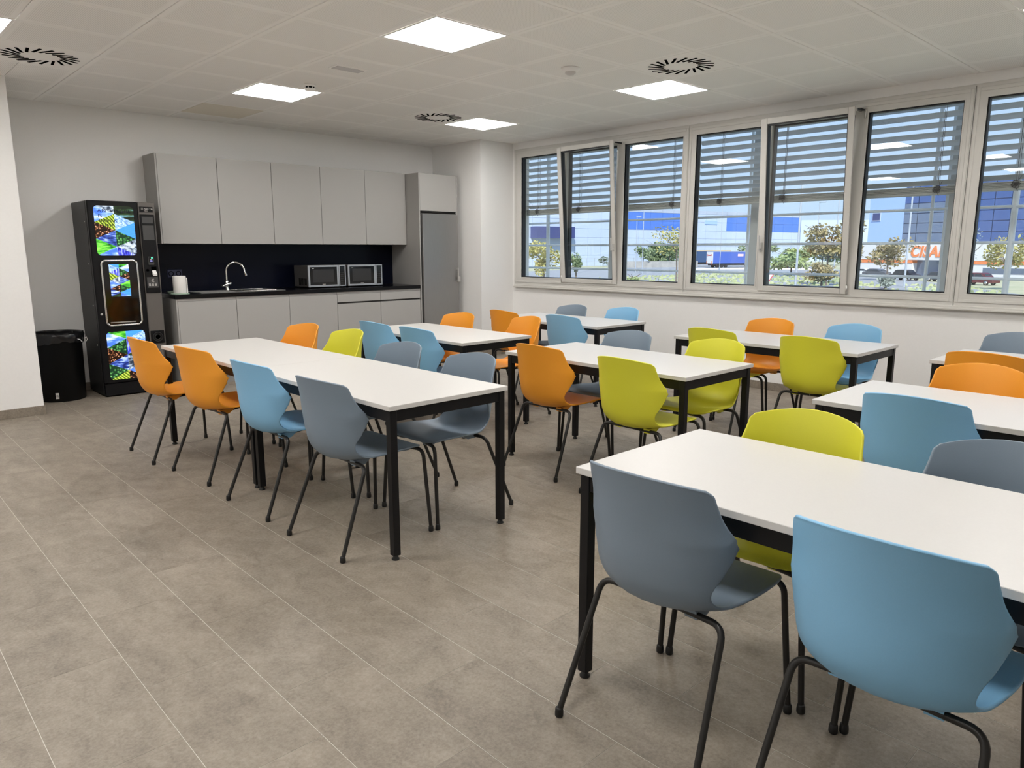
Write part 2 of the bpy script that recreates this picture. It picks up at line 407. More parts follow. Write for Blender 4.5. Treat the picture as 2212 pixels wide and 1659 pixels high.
LAB = {(0, 0): 'square white ceiling light nearest the camera, at top centre', (0, 4): 'square white ceiling light before the grey wall cabinets, beside the smoke detector',
       (4, 0): 'square white ceiling light by the windows, next to the slotted air vent', (4, 4): 'square white ceiling light in the far corner above the white pier',
       (-4, 3): 'square white ceiling light cut by the left edge of the photo', (0, -4): 'unseen square ceiling light over the foreground table, above the frame',
       (4, -5): 'unseen square ceiling light over the right hand tables, above the frame', (0, -8): 'square ceiling light behind the camera, middle row', (4, -9): 'square ceiling light behind the camera, by the window wall',
       (-4, -1): 'square ceiling light left of the camera, out of frame', (-4, -5): 'square ceiling light behind the camera, left row', (-8, 3): 'unseen square ceiling light far left, beside the pier wall',
       (-8, -1): 'square ceiling light along the unseen left wall, middle', (-8, -5): 'square ceiling light in the unseen rear left corner'}
led = led_f = None
for (i, j) in LIGHTS:
    cx, cy = GX+TILE*(i+.5), GY+TILE*(j+.5)
    if cx < X0+.3 or cy < Y0+.3: continue
    t = thing('ceiling_light', LAB.get((i, j), 'square ceiling light at the unseen rear of the room'), 'ceiling light', (cx, cy, CEIL), group='square led ceiling panels')
    if led is None:
        led = B(-.282, .282, -.282, .282, .001, .012).mesh('diffuser', M_LED)
        q = MB()
        for s_ in (-1, 1):
            q.box(min(s_*.298, s_*.282), max(s_*.298, s_*.282), -.298, .298, -.003, .02); q.box(-.282, .282, min(s_*.298, s_*.282), max(s_*.298, s_*.282), -.003, .02)
        led_f = q.mesh('frame', M_LEDFRAME)
    link('diffuser', led, t); link('frame', led_f, t)
VL = {(3, -1): 'round slotted swirl vent beside the window side ceiling light', (3, 4): 'round slotted swirl vent in far ceiling above the tall fridge', (-3, 4): 'round slotted swirl vent at the left over the pier'}
for (i, j) in VENTS:
    cx, cy = GX+TILE*(i+.5), GY+TILE*(j+.5)
    t = thing('swirl_vent', VL[(i, j)], 'air vent', (cx, cy, CEIL), group='swirl air vents in the ceiling')
    link('plate', B(-.298, .298, -.298, .298, 0, .015, c=.002).mesh('plate', M_CEILPLAIN), t)
    for k in range(20):
        a = 2*PI*k/20
        q = B(-.0095, .0095, -.066, .066, -.0022, .0012).mesh('slot', M_BLACKHOLE) if k == 0 else q
        s_ = link('slot', q, t, loc=(.184*math.cos(a), .184*math.sin(a), -.0005)); s_.rotation_euler = (0, 0, a-PI/2+math.radians(28))
    t['kind'] = 'thing'
t = thing('smoke_detector', 'small round white smoke detector beside a ceiling light', 'smoke detector', (3.219, 5.89, CEIL))
link('base', MB().lathe([(.052, 0), (.052, -.014), (.046, -.018)], 24).mesh('base', M_WHITEPL), t)
link('chamber', MB().lathe([(.038, -.018), (.038, -.032)], 20).mesh('chamber', M_BLACKHOLE), t)
link('cap', MB().lathe([(.047, -.031), (.047, -.04), (.040, -.047), (0, -.05)], 24).mesh('cap', M_WHITEPL), t)
q = B(-.004, .004, -.003, .003, -.031, -.018).mesh('rib', M_WHITEPL)
for k in range(8):
    a = 2*PI*k/8; r_ = link('rib', q, t, loc=(.044*math.cos(a), .044*math.sin(a), 0)); r_.rotation_euler = (0, 0, a)
t = thing('motion_sensor', 'round white ceiling motion sensor dome between lights and windows', 'motion sensor', (4.398, 4.0, CEIL))
link('base', MB().lathe([(.072, 0), (.072, -.008), (.062, -.022), (.045, -.03)], 28).mesh('base', M_WHITEPL), t)
link('lens', MB().lathe([(.044, -.029), (.040, -.04), (.026, -.05), (0, -.053)], 24).mesh('lens', M_GREYLENS), t)
t = thing('emergency_light', 'slim rectangular emergency light set flush in ceiling', 'emergency light', (3.168, 5.19, CEIL))
link('frame', B(-.135, .135, -.065, .065, -.004, .006, c=.002).mesh('frame', M_CEILPLAIN), t)
link('lens', B(-.118, .118, -.048, .048, -.0075, -.003, c=.002).mesh('lens', mat('frosted_lens', (.58, .56, .56), .3)), t)

# ------------------------------------------------------------------ windows
def rect_frame(mb, x0, x1, y0, y1, z0, z1, wl, wr, wb, wt, c=.0):
    """frame in the y/z plane; y0<y1. wl is the width at y1 (left in the photo), wr at y0"""
    mb.box(x0, x1, y0, y0+wr, z0, z1, c); mb.box(x0, x1, y1-wl, y1, z0, z1, c)
    mb.box(x0, x1, y0+wr, y1-wl, z0, z0+wb, c); mb.box(x0, x1, y0+wr, y1-wl, z1-wt, z1, c)
    return mb
ZB, ZT = .94, 2.675
M_LEVER = mat('pale_grey_handle', (.60, .59, .57), .35, .4)
def window(n, y1, y0, first):
    """one unit: fixed light, tilted sash, fixed light (photo left to right)"""
    root = bpy.data.objects.new('window_%d' % n, None); C.objects.link(root); root['kind'] = 'structure'; root.location = (XW, (y0+y1)/2, ZB)
    L_ = y1-y0
    a1, a0 = (y1-.13 if first else y1-.088), y1-.835        # light A glass
    s1, s0 = y1-.925, y1-1.705                                # sash opening
    c1, c0 = y1-1.82, y0+.07                                 # light C glass
    xi, xo = XW-.018, XW+.075
    f = MB()
    f.box(xi, xo, y0, y1, ZB, 1.04); f.box(xi, xo, y0, y1, 2.575, ZT)
    for p_, q_ in ((y0, c0), (c1, s0), (s1, a0), (a1, y1)): f.box(xi, xo, p_, q_, 1.04, 2.575)
    obj('frame', f, M_FRAME, root)
    tr = MB()                                                # slim cover profiles, give the double lines
    tr.box(xi-.006, xi, y0+.006, y0+.03, ZB+.03, ZT-.02, c=.002); tr.box(xi-.006, xi, y1-.03, y1-.006, ZB+.03, ZT-.02, c=.002)
    tr.box(xi-.006, xi, y0+.03, y1-.03, ZT-.05, ZT-.02, c=.002); tr.box(xi-.006, xi, y0+.03, y1-.03, ZB+.03, ZB+.055, c=.002)
    obj('cover_profile', tr, M_FRAME, root)
    for (g1, g0) in ((a1, a0), (c1, c0)):
        k = MB(); rect_frame(k, XW-.004, XW+.052, g0-.0005, g1+.0005, 1.0395, 2.5755, .009, .009, .009, .011); obj('gasket', k, M_GASKET, root)
        k = MB(); rect_frame(k, xi-.003, XW-.004, g0-.012, g1+.012, 1.028, 2.587, .012, .012, .012, .012); obj('glazing_bead', k, M_FRAME, root)
        obj('glass_pane', B(XW+.03, XW+.042, g0+.008, g1-.008, 1.048, 2.566), M_GLASS, root)
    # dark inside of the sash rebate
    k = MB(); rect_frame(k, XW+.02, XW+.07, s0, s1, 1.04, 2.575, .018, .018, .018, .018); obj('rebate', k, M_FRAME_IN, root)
    # tilted sash
    sy1, sy0 = s1+.048, s0-.045; H_ = 1.632
    hinge = Vector((XW-.021, 0, .995)); tilt = math.atan2(.118, 1.63)
    sash = link('sash', None, root) if False else None
    k = MB(); rect_frame(k, -.014, 0, sy0, sy1, 0, H_, .062, .055, .052, .055, c=.003)
    R_ = Matrix.Translation(hinge) @ Matrix.Rotation(-tilt, 4, 'Y')
    def put(name, mbx, m, par):
        me = mbx.mesh(name, m); me.transform(R_); o_ = link(name, me, par); off = Vector((0, 0, 0)); qq = par
        while qq is not None: off += Vector(qq.location); qq = qq.parent
        me.transform(Matrix.Translation(-off)); return o_
    sash = put('sash', k, M_FRAME, root)
    k = MB(); rect_frame(k, -.006, .034, sy0+.0545, sy1-.0615, .0515, H_-.0545, .009, .008, .008, .01); put('sash_gasket', k, M_GASKET, sash)
    put('sash_glass', B(.012, .024, sy0+.061, sy1-.069, .058, H_-.062), M_GLASS, sash)
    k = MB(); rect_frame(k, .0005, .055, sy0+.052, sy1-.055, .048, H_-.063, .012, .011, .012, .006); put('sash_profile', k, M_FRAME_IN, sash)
    hy = (sy0+.027) if n == 1 else (sy1-.031)
    if n < 3:
        k = B(-.024, -.0135, hy-.014, hy+.014, .385, .475, c=.003); put('handle_plate', k, M_LEVER, sash)
        k = MB(); k.tube([(-.02, hy, .41), (-.055, hy, .41)], .009, 10); k.box(-.068, -.052, hy-.009, hy+.009, .40, .545, c=.004); put('handle', k, M_LEVER, sash)
        hb = sy1+.006 if n == 1 else sy0-.006
        k = MB().lathe([(.008, 0), (.008, .085)], 12, -.008, hb, .0); put('hinge', k, M_SILVER, sash)
        if n == 2:
            k = MB().lathe([(.008, 0), (.008, .085)], 12, XW-.028, sy0-.045, 2.53); obj('hinge', k, M_SILVER, root)
            k = B(XW-.13, XW-.03, sy0-.012, sy0-.003, 2.585, 2.60); obj('tilt_arm', k, M_SILVER, root)
            k = B(XW-.125, XW+.0, sy0-.04, sy0-.012, 2.597, 2.605); obj('tilt_arm', k, M_GASKET, root)
        else:
            k = B(XW-.125, XW, sy0-.02, sy0-.008, 2.585, 2.60); obj('tilt_arm', k, M_GASKET, root)
    return root
window(1, YW1, 4.535, True); window(2, 4.530, 1.900, False); window(3, 1.895, YW0, False)
mb = MB(); mb.box(XW-.035, XW+.02, YW0, YW1, .898, .94, c=.004); mb.box(XW-.047, XW-.03, YW0, YW1, .905, .921, c=.003)
struct('trim_1', mb, M_FRAME)
struct('trim_2', B(XW-.012, XW+.02, YW0, YW1+.01, ZT-.004, ZT+.012, c=.002), M_FRAME)
struct('trim_3', B(XW-.012, XW+.02, YW1-.002, YW1+.014, .90, ZT+.012, c=.002), M_FRAME)

# ------------------------------------------------------------------ outside blinds, railing, columns
def blind(n, y1, y0, zbar, cords, label):
    t = thing('venetian_blind', label, 'blind', (7.10, (y0+y1)/2, zbar), group='raised outdoor venetian blinds')
    ang = math.radians(-27)
    prof = []
    for k in range(7):
        u_ = -.04+.08*k/6; h_ = .006*(1-(u_/.04)**2)
        prof.append((u_*math.cos(ang)-h_*math.sin(ang), u_*math.sin(ang)+h_*math.cos(ang)))
    # +x is outdoors: outer edge low
    low = [(a+.0016*math.sin(ang), b-.0016) for a, b in prof]
    me = MB().prism(prof+low[::-1], 'y', -(y1-y0)/2, (y1-y0)/2).mesh('slat', M_SLAT)
    z_ = zbar+.105
    while z_ < 2.70:
        link('slat', me, t, loc=(0, 0, z_-zbar)); z_ += .0795
    q = MB(); q.box(-.038, .038, -(y1-y0)/2, (y1-y0)/2, 0, .022, c=.004)
    for k in range(4): q.box(-.036, .036, -(y1-y0)/2, (y1-y0)/2, .0235+k*.0125, .0335+k*.0125, c=.003)
    link('bottom_bar', q.mesh('bottom_bar', M_BLINDBAR), t)
    for yc in cords:
        yl = yc-(y0+y1)/2
        q = MB()
        for dx, dy in ((-.034, 0), (-.034, -.012), (.034, .03), (.034, .018)): q.tube([(dx, yl+dy, .07), (dx, yl+dy, 2.70-zbar)], .0016, 5)
        link('ladder_cord', q.mesh('ladder_cord', M_CORD), t)
        q = MB(); rr = random.Random(int(yc*100))
        for k in range(7):
            pts = []
            for s_ in range(9):
                a_ = 2*PI*s_/8; pts.append((-.048-.004*k % .01, yl+.026*math.cos(a_)+rr.uniform(-.008, .008), .028+.006*k+.012*math.sin(a_)+rr.uniform(-.004, .004)))
            q.tube(pts, .0022, 5, False)
        q.tube([(-.046, yl+.01, .04), (-.05, yl-.02, -.012)], .002, 5); q.tube([(-.046, yl-.02, .08), (-.044, yl-.035, .11)], .0016, 5)
        link('cord_bundle', q.mesh('cord_bundle', M_CORD), t)
    return t
blind(1, 7.20, 4.60, 1.853, (6.98, 6.25, 4.86), 'grey slatted outdoor blind hanging half raised in the far left window unit')
blind(2, 4.55, 1.95, 1.860, (4.26, 3.56, 2.17), 'grey slatted outdoor blind hanging half raised in the middle window unit')
blind(3, 1.90, -.70, 1.868, (1.60, .9, -.4), 'grey slatted outdoor blind in the window unit at the right edge')
t = thing('facade_railing', 'white tubular railing on grey posts just outside the windows', 'railing', (7.5, 4, 0))
for z_ in (1.145, 1.458, 1.763): obj('rail', MB().tube([(7.55, -2.2, z_), (7.55, 9.2, z_)], .014, 10), M_STEELW, t)
for y_ in (7.87, 5.93, 4.0, 2.11, .17): obj('post', B(7.33, 7.47, y_-.045, y_+.045, -3.3, 3.3, c=.004), M_COLUMN, t)
for y_ in (7.26, 4.19, 2.35, 2.23, 1.70): obj('strut', MB().tube([(7.56, y_, -.4), (7.56, y_, 3.3)], .016 if y_ not in (7.26, 1.70) else .026, 10), M_STEELW, t)

# ------------------------------------------------------------------ kitchen
YU, YL, XC0, XC1 = 7.90, 7.63, 2.585, 5.595
MD = .0025
cabs = [2.592+.6*k for k in range(6)]
UL = ['first grey wall cabinet from left, beside the vending machine', 'second grey wall cabinet from left, above the sink tap', 'third grey wall cabinet from left, middle of the row', 'fourth grey wall cabinet from left, above the left microwave', 'fifth grey wall cabinet, next to the tall fridge unit']
BL = ['grey base cabinet at left end of the worktop, under the paper roll', 'grey base cabinet below the sink basin', 'grey base cabinet in the middle, left of the drawer units', 'grey base unit with drawer under the left microwave', 'grey base unit with drawer touching the fridge housing']
for k in range(5):
    a, b = cabs[k], cabs[k+1]
    t = thing('wall_cabinet', UL[k], 'cabinet', ((a+b)/2, YK-.15, 1.463), group='grey wall cabinets')
    obj('body', B(a+.0005, b-.0005, YU+.021, YK-.001, 1.466, 2.345), M_CABSIDE if k == 0 else M_GAP, t)
    obj('door', B(a+MD, b-MD, YU, YU+.019, 1.463, 2.348, c=.001), M_CAB, t)
    if k == 0: obj('side_panel', B(a-.016, a, YU, YK-.001, 1.463, 2.350, c=.001), M_CABSIDE, t)
    t = thing('base_cabinet', BL[k], 'cabinet', ((a+b)/2, YK-.3, 0), group='grey base cabinets')
    obj('body', B(a+.0005, b-.0005, YL+.021, YK-.001, .10, .912), M_GAP, t)
    obj('plinth', B(a+.0005, b-.0005, YL+.06, YL+.08, 0, .10), M_CABSIDE, t)
    if k < 3: obj('door', B(a+MD, b-MD, YL, YL+.019, .105, .885, c=.001), M_CAB, t)
    else:
        obj('door', B(a+MD, b-MD, YL, YL+.019, .105, .772, c=.001), M_CAB, t)
        obj('drawer', B(a+MD, b-MD, YL, YL+.019, .792, .885, c=.001), M_CAB, t)
    obj('top_rail', B(a+MD, b-MD, YL+.004, YL+.019, .888, .912), M_CAB, t)
    if k == 0: obj('side_panel', B(a-.016, a, YL, YK-.001, 0, .912, c=.001), M_CABSIDE, t)
o = obj('worktop', B(XC0-.016, XC1-.004, YL-.012, YK-.014, .914, .955, c=.002), M_WORK); tag(o, 'long glossy black kitchen worktop on the base cabinets', 'worktop')
o = obj('splashback', B(XC0, XC1-.004, YK-.012, YK-.001, .956, 1.461), M_SPLASH); tag(o, 'dark blue black splashback panel between worktop and wall cabinets', 'splashback')
t = thing('tall_fridge_cabinet', 'tall grey cabinet housing the steel fridge, with top door', 'cabinet', (5.9, YK-.3, 0))
obj('side_panel', B(5.597, 5.614, YL-.006, YK-.001, 0, 2.345, c=.001), M_CABSIDE, t); obj('side_panel', B(6.203, 6.222, YL-.006, YK-.001, 0, 2.345, c=.001), M_CABSIDE, t)
obj('top_panel', B(5.614, 6.203, YL+.02, YK-.001, 2.325, 2.345), M_CABSIDE, t)
obj('door', B(5.617, 6.200, YL-.004, YL+.015, 1.885, 2.340, c=.001), M_CAB, t)
obj('shelf', B(5.614, 6.203, YL+.03, YK-.001, 1.865, 1.883), M_GAP, t)
t = thing('fridge', 'tall stainless steel fridge in the grey housing at the kitchen end', 'fridge', (5.9, YK-.3, 0))
obj('body', B(5.618, 6.199, YL+.012, YK-.02, .03, 1.858), M_GAP, t)
obj('door', B(5.630, 6.199, YL-.035, YL+.01, .08, 1.850, c=.004), M_STAIN, t)
q = MB(); q.box(6.160, 6.178, YL-.075, YL-.055, .98, 1.165, c=.004); q.box(6.160, 6.176, YL-.06, YL-.034, 1.135, 1.155, c=.003); q.box(6.172, 6.205, YL-.07, YL-.05, .98, 1.05, c=.004)
q.box(6.160, 6.176, YL-.06, YL-.034, .99, 1.01, c=.003)
obj('handle', q, M_SILVER, t)
q = MB()
for k in range(4): q.lathe([(.015, 0), (.015, .03)], 12, 5.66+.49*(k % 2), YL+.06+.45*(k//2), 0)
obj('foot', q, M_RUBBER, t)
# sink + tap
t = thing('sink', 'stainless steel inset sink in black worktop left of the microwaves', 'sink', (3.33, 7.93, .955))
q = MB(); q.box(2.86, 3.79, 7.70, 7.735, .955, .960, c=.001); q.box(2.86, 3.79, 8.10, 8.16, .955, .960, c=.001); q.box(2.86, 3.28, 7.735, 8.10, .955, .9585, c=.001); q.box(3.75, 3.79, 7.735, 8.10, .955, .960, c=.001)
obj('rim', q, M_STAIN, t)
q = MB(); q.box(3.28, 3.75, 7.735, 8.10, .9552, .9562)
obj('basin_floor', q, mat('dark_basin', (.05, .05, .05), .3, .8), t)
q = MB()
for k in range(7): q.box(2.90, 3.24, 7.765+k*.045, 7.772+k*.045, .9585, .962, c=.001)
obj('drainer_ridges', q, M_STAIN, t)
q = MB().tube([(3.33, 7.745, .963), (3.70, 7.745, .963)], .006, 8); q.tube([(3.33, 8.09, .963), (3.70, 8.09, .963)], .006, 8); obj('basin_lip', q, M_CHROME, t)
t = thing('kitchen_tap', 'chrome swan neck mixer tap standing at the sink', 'tap', (3.25, 8.02, .959))
obj('base', MB().lathe([(.026, 0), (.026, .008), (.02, .014), (.02, .06), (.024, .065), (.024, .10), (.018, .11)], 20, 3.262, 8.02, .959), M_CHROME, t)
pts = [(3.262, 8.02, 1.06), (3.262, 8.02, 1.17)]
for k in range(1, 13):
    a = PI*k/12*1.02; pts.append((3.357-.095*math.cos(a), 8.02-.04*(k/12), 1.17+.095*math.sin(a)))
pts.append((3.462, 7.975, 1.13))
obj('spout', MB().tube(pts, .0115, 12), M_CHROME, t)
obj('aerator', MB().tube([(3.458, 7.976, 1.145), (3.464, 7.974, 1.118)], .015, 12), M_CHROME, t)
obj('lever', MB().tube([(3.29, 8.0, 1.035), (3.25, 7.985, 1.03), (3.19, 7.96, 1.012)], [.02, .016, .012], 12), M_CHROME, t)
# socket
t = thing('wall_socket', 'navy double wall socket on the dark splashback behind the paper roll', 'socket', (2.79, YK-.013, 1.15))
obj('plate', B(2.716, 2.868, YK-.022, YK-.012, 1.11, 1.193, c=.003), M_SOCKET, t)
for xx in (2.754, 2.83):
    me = MB().lathe([(.026, -.004), (.026, .004), (.02, .004), (.019, -.002), (0, -.002)], 20).mesh('outlet', M_BLACKHOLE); o = link('outlet', me, t); o.location = (xx-2.79, -.009, .0); o.rotation_euler = (PI/2, 0, 0)
# paper roll on its stand
t = thing('paper_roll', 'white kitchen paper roll standing on the left end of worktop', 'paper roll', (2.67, 7.76, .955))
obj('plate', MB().lathe([(.09, 0), (.09, .008), (.085, .011)], 28, 2.67, 7.76, .955), M_GREENCLOTH, t, label='thin glassy green base plate')
obj('roll', MB().lathe([(.019, .011), (.06, .011), (.063, .02), (.063, .178), (.06, .184), (.02, .184), (.019, .15)], 32, 2.67, 7.76, .955), M_PAPER, t)
obj('loose_sheet', B(2.727, 2.737, 7.72, 7.79, .967, 1.12, c=.002), M_PAPER, t)
t = thing('sponge', 'pale green sponge lying behind the paper roll', 'sponge', (2.67, 7.86, .955))
obj('pad', B(2.59, 2.76, 7.85, 7.92, .956, .985, c=.01), M_GREENCLOTH, t)
# microwaves
def microwave(x0, x1, yf, label, px):
    z0, z1 = .970, 1.222
    t = thing('microwave', label, 'microwave', ((x0+x1)/2, yf+.18, .956), group='microwaves on the worktop')
    obj('body', B(x0+.006, x1-.006, yf+.02, yf+.36, z0, z1-.004, c=.004), M_MWBODY, t)
    q = MB(); yy0, yy1 = yf, yf+.02
    def fr(a, b, c_, d, w_): q.box(a, b, yy0, yy1, c_, c_+w_, c=.002); q.box(a, b, yy0, yy1, d-w_, d, c=.002); q.box(a, a+w_, yy0, yy1, c_+w_, d-w_, c=.002); q.box(b-w_, b, yy0, yy1, c_+w_, d-w_, c=.002)
    fr(x0, px, z0, z1, .022); obj('door_frame', q, M_MWSILVER, t)
    d = obj('door', B(x0+.022, px-.022, yf+.003, yf+.018, z0+.022, z1-.022), M_BLACKGLASS, t)
    obj('door_window', B(x0+.06, px-.065, yf+.001, yf+.004, z0+.055, z1-.05), M_MWWIN, d)
    q = MB(); fr(px+.003, x1, z0, z1, .014); obj('panel_frame', q, M_MWSILVER, t)
    p_ = obj('control_panel', B(px+.017, x1-.014, yf+.003, yf+.018, z0+.014, z1-.014), M_BLACKGLASS, t)
    q = MB(); cxm = (px+x1)/2
    for r_ in range(6):
        for c_ in range(3): q.box(cxm-.022+c_*.017, cxm-.012+c_*.017, yf+.001, yf+.004, z0+.035+r_*.025, z0+.045+r_*.025)
    obj('buttons', q, M_MWWIN, p_)
    q = MB(); cm = (x0+px)/2; q.box(cm-.02, cm+.02, yf+.0015, yf+.004, z0+.027, z0+.033); q.box(x0+.05, x0+.075, yf+.0015, yf+.004, z1-.04, z1-.034)
    obj('print', q, M_PRINT, d)
    q = MB()
    for k in range(7): q.box(x0+.0045, x0+.0075, yf+.06+.028*k, yf+.075+.028*k, z0+.02, z0+.10)
    obj('side_vents', q, M_BLACKHOLE, t)
    q = MB()
    for a_ in (x0+.04, x1-.04):
        for b_ in (yf+.05, yf+.31): q.lathe([(.012, 0), (.012, .0165)], 10, a_, b_, .9555)
    obj('foot', q, M_RUBBER, t)
microwave(4.128, 4.622, 7.80, 'silver and black microwave on worktop, the left one of the pair', 4.525)
microwave(4.652, 5.138, 7.80, 'silver and black microwave on worktop, the right one nearest the fridge', 5.04)

# ------------------------------------------------------------------ vending machine
YV = 7.66
vm = thing('vending_machine', 'tall black hot drinks vending machine with three glowing picture screens', 'vending machine', (2.165, 7.93, 0))
obj('cabinet', B(1.872, 2.462, YV+.06, 8.21, .012, 1.848, c=.004), M_VMSIDE, vm)
obj('door', B(1.872, 2.308, YV, YV+.058, .135, 1.850, c=.008), M_VMBLACK, vm)
obj('kick_panel', B(1.876, 2.458, YV+.012, YV+.058, .012, .130, c=.004), M_VMBLACK, vm)
obj('side_column', B(2.311, 2.462, YV+.004, YV+.058, .135, 1.850, c=.006), M_VMGREY, vm)
q = MB()
for z_ in (.50, .88, 1.27, 1.66): q.lathe([(.0, 0), (.006, 0), (.006, .003), (0, .004)], 8)
for i_ in range(len(q.v)):
    k_ = i_//(len(q.v)//4); x_, y_, z_ = q.v[i_]; q.v[i_] = (1.872-z_, YV+.12+y_, (.50, .88, 1.27, 1.66)[k_]+x_)
obj('screw', q, M_SILVER, vm)
def emit_pic(name, build):
    m = bpy.data.materials.new(name); m.use_nodes = True; b = bsdf(m); b.inputs['Base Color'].default_value = (0, 0, 0, 1); b.inputs['Roughness'].default_value = .15
    t_ = N(m, 'ShaderNodeTexCoord'); c_ = build(m, t_.outputs['Object']); L(m, c_, b.inputs['Emission Color']); b.inputs['Emission Strength'].default_value = .82
    return m
def _noise(m, v, sc_, det=3, st=None):
    n_ = N(m, 'ShaderNodeTexNoise'); n_.inputs['Scale'].default_value = sc_; n_.inputs['Detail'].default_value = det
    if st: mp = N(m, 'ShaderNodeMapping'); mp.inputs['Scale'].default_value = st; L(m, v, mp.inputs[0]); v = mp.outputs[0]
    L(m, v, n_.inputs['Vector']); return n_.outputs[0]
def _vor(m, v, sc_, outp='Distance'):
    n_ = N(m, 'ShaderNodeTexVoronoi'); n_.inputs['Scale'].default_value = sc_; L(m, v, n_.inputs['Vector']); return n_.outputs[outp]
def _wave(m, v, sc_, dist, rot=(0, 0, 0)):
    mp = N(m, 'ShaderNodeMapping'); mp.inputs['Rotation'].default_value = rot; L(m, v, mp.inputs[0])
    n_ = N(m, 'ShaderNodeTexWave'); n_.inputs['Scale'].default_value = sc_; n_.inputs['Distortion'].default_value = dist; L(m, mp.outputs[0], n_.inputs['Vector']); return n_.outputs[0]
PIC = {
 'sky': emit_pic('screen_sky', lambda m, v: ramp(m, _noise(m, v, 9, 5, (1, 1, 3)), [(.42, (.06, .17, .85)), (.55, (.25, .42, .95)), (.68, (.85, .92, 1))])),
 'beans': emit_pic('screen_coffee_beans', lambda m, v: ramp(m, _vor(m, v, 55), [(.1, (.75, .45, .28)), (.28, (.25, .09, .035)), (.5, (.012, .004, .002))])),
 'vines': emit_pic('screen_vineyard', lambda m, v: ramp(m, _wave(m, v, 14, 2.5, (0, .7, 0)), [(.1, (.08, .13, .01)), (.6, (.24, .34, .02)), (.9, (.50, .60, .08))])),
 'ripple': emit_pic('screen_ripples', lambda m, v: ramp(m, _noise(m, v, 75, 4), [(.35, (.08, .18, .45)), (.5, (.28, .46, .85)), (.65, (.55, .72, .95))])),
 'wave': emit_pic('screen_blue_water', lambda m, v: ramp(m, _wave(m, v, 40, 1.0, (0, 1.5, 0)), [(.0, (.02, .19, .72)), (1, (.10, .38, .95))])),
 'forest': emit_pic('screen_forest', lambda m, v: ramp(m, _vor(m, v, 42), [(.1, (.22, .55, .16)), (.3, (.05, .20, .05)), (.55, (.006, .03, .012))])),
 'rock': emit_pic('screen_rock', lambda m, v: ramp(m, _noise(m, v, 28, 5, (1, 1, 1.5)), [(.38, (.02, .03, .05)), (.5, (.22, .28, .36)), (.62, (.55, .62, .70))])),
 'violet': emit_pic('screen_waterfall', lambda m, v: ramp(m, _noise(m, v, 32, 4, (2.2, 1, .5)), [(.38, (.015, .015, .30)), (.5, (.08, .10, .80)), (.66, (.55, .65, 1))])),
 'grass': emit_pic('screen_grass', lambda m, v: ramp(m, _noise(m, v, 20, 5, (.6, 1, 2)), [(.35, (.01, .06, .01)), (.5, (.06, .42, .03)), (.66, (.30, .85, .10))])),
 'river': emit_pic('screen_river', lambda m, v: ramp(m, _noise(m, v, 30, 5, (.5, 1, 2)), [(.38, (.008, .015, .12)), (.52, (.05, .11, .45)), (.68, (.55, .7, 1))])),
 'dusk': emit_pic('screen_dark_hills', lambda m, v: ramp(m, _noise(m, v, 12, 5, (.5, 1, 2.5)), [(.4, (.006, .012, .006)), (.55, (.03, .06, .02)), (.68, (.20, .45, .55))])),
}
PK = list(PIC)
def rrect(x0, x1, z0, z1, r, n=6):
    pts = []
    for cx, cz, a0 in ((x1-r, z1-r, 0), (x0+r, z1-r, 90), (x0+r, z0+r, 180), (x1-r, z0+r, 270)):
        for k in range(n+1): a = math.radians(a0+90*k/n); pts.append((cx+r*math.cos(a), cz+r*math.sin(a)))
    return pts
def clip(poly, win):
    for i in range(len(win)):
        a, b = win[i], win[(i+1) % len(win)]; res = []
        def side(p): return (b[0]-a[0])*(p[1]-a[1])-(b[1]-a[1])*(p[0]-a[0])
        for j in range(len(poly)):
            p, q_ = poly[j], poly[(j+1) % len(poly)]; sp, sq = side(p), side(q_)
            if sp >= 0: res.append(p)
            if (sp >= 0) != (sq >= 0):
                t_ = sp/(sp-sq); res.append((p[0]+t_*(q_[0]-p[0]), p[1]+t_*(q_[1]-p[1])))
        poly = res
        if len(poly) < 3: return []
    return poly
def screen(name, x0, x1, z0, z1, r, left, right, y, label, lv, rv):
    """kaleidoscope of triangles left and right of a centre line; lv/rv heights of the fan (0 top, 1 bottom)"""
    win = rrect(x0, x1, z0, z1, r); q = MB(); xc = (x0+x1)/2; H_ = z1-z0
    for col, xe, vv in ((left, x0, lv), (right, x1, rv)):
        # zigzag between edge and centre line
        ptsz = [((xe if k % 2 == vv[0] else xc), z1-v_*H_) for k, v_ in enumerate(vv[1])]
        for k in range(len(ptsz)-2):
            tri = [ptsz[k], ptsz[k+1], ptsz[k+2]]
            ar = (tri[1][0]-tri[0][0])*(tri[2][1]-tri[0][1])-(tri[1][1]-tri[0][1])*(tri[2][0]-tri[0][0])
            if ar < 0: tri = tri[::-1]
            pc = clip(tri, win)
            if len(pc) < 3: continue
            q.mi = PK.index(col[k % len(col)]); q.add([(a_, y, b_) for a_, b_ in pc], [tuple(range(len(pc)))])
    o = obj(name, q, [PIC[k] for k in PK], vm, label=label)
    return o
screen('screen', 1.923, 2.266, 1.348, 1.804, .035, ['rock', 'sky', 'vines', 'beans', 'river', 'grass', 'sky'], ['dusk', 'dusk', 'ripple', 'wave', 'forest', 'rock', 'violet'], YV-.0015,
       'top picture screen of sky, vineyard and water triangles', (0, [-.16, -.16+.0, .16, .32, .5, .66, .83, 1.0, 1.17][1:] if False else [-.16, .0, .0, .0, .0]) if False else (0, [-.02, .16-.17, .32, .16+.0, .66, .5, 1.0, .83, 1.2]) if False else (0, [0, -.17, .33, .16, .66, .49, 1.0, .82, 1.34, 1.2][0:2]+[.33]) if False else (1, [-.18, -.01, .155, .325, .49, .66, .82, 1.0, 1.17]), (1, [-.18, .0, .155, .325, .49, .66, .82, 1.0, 1.17]))
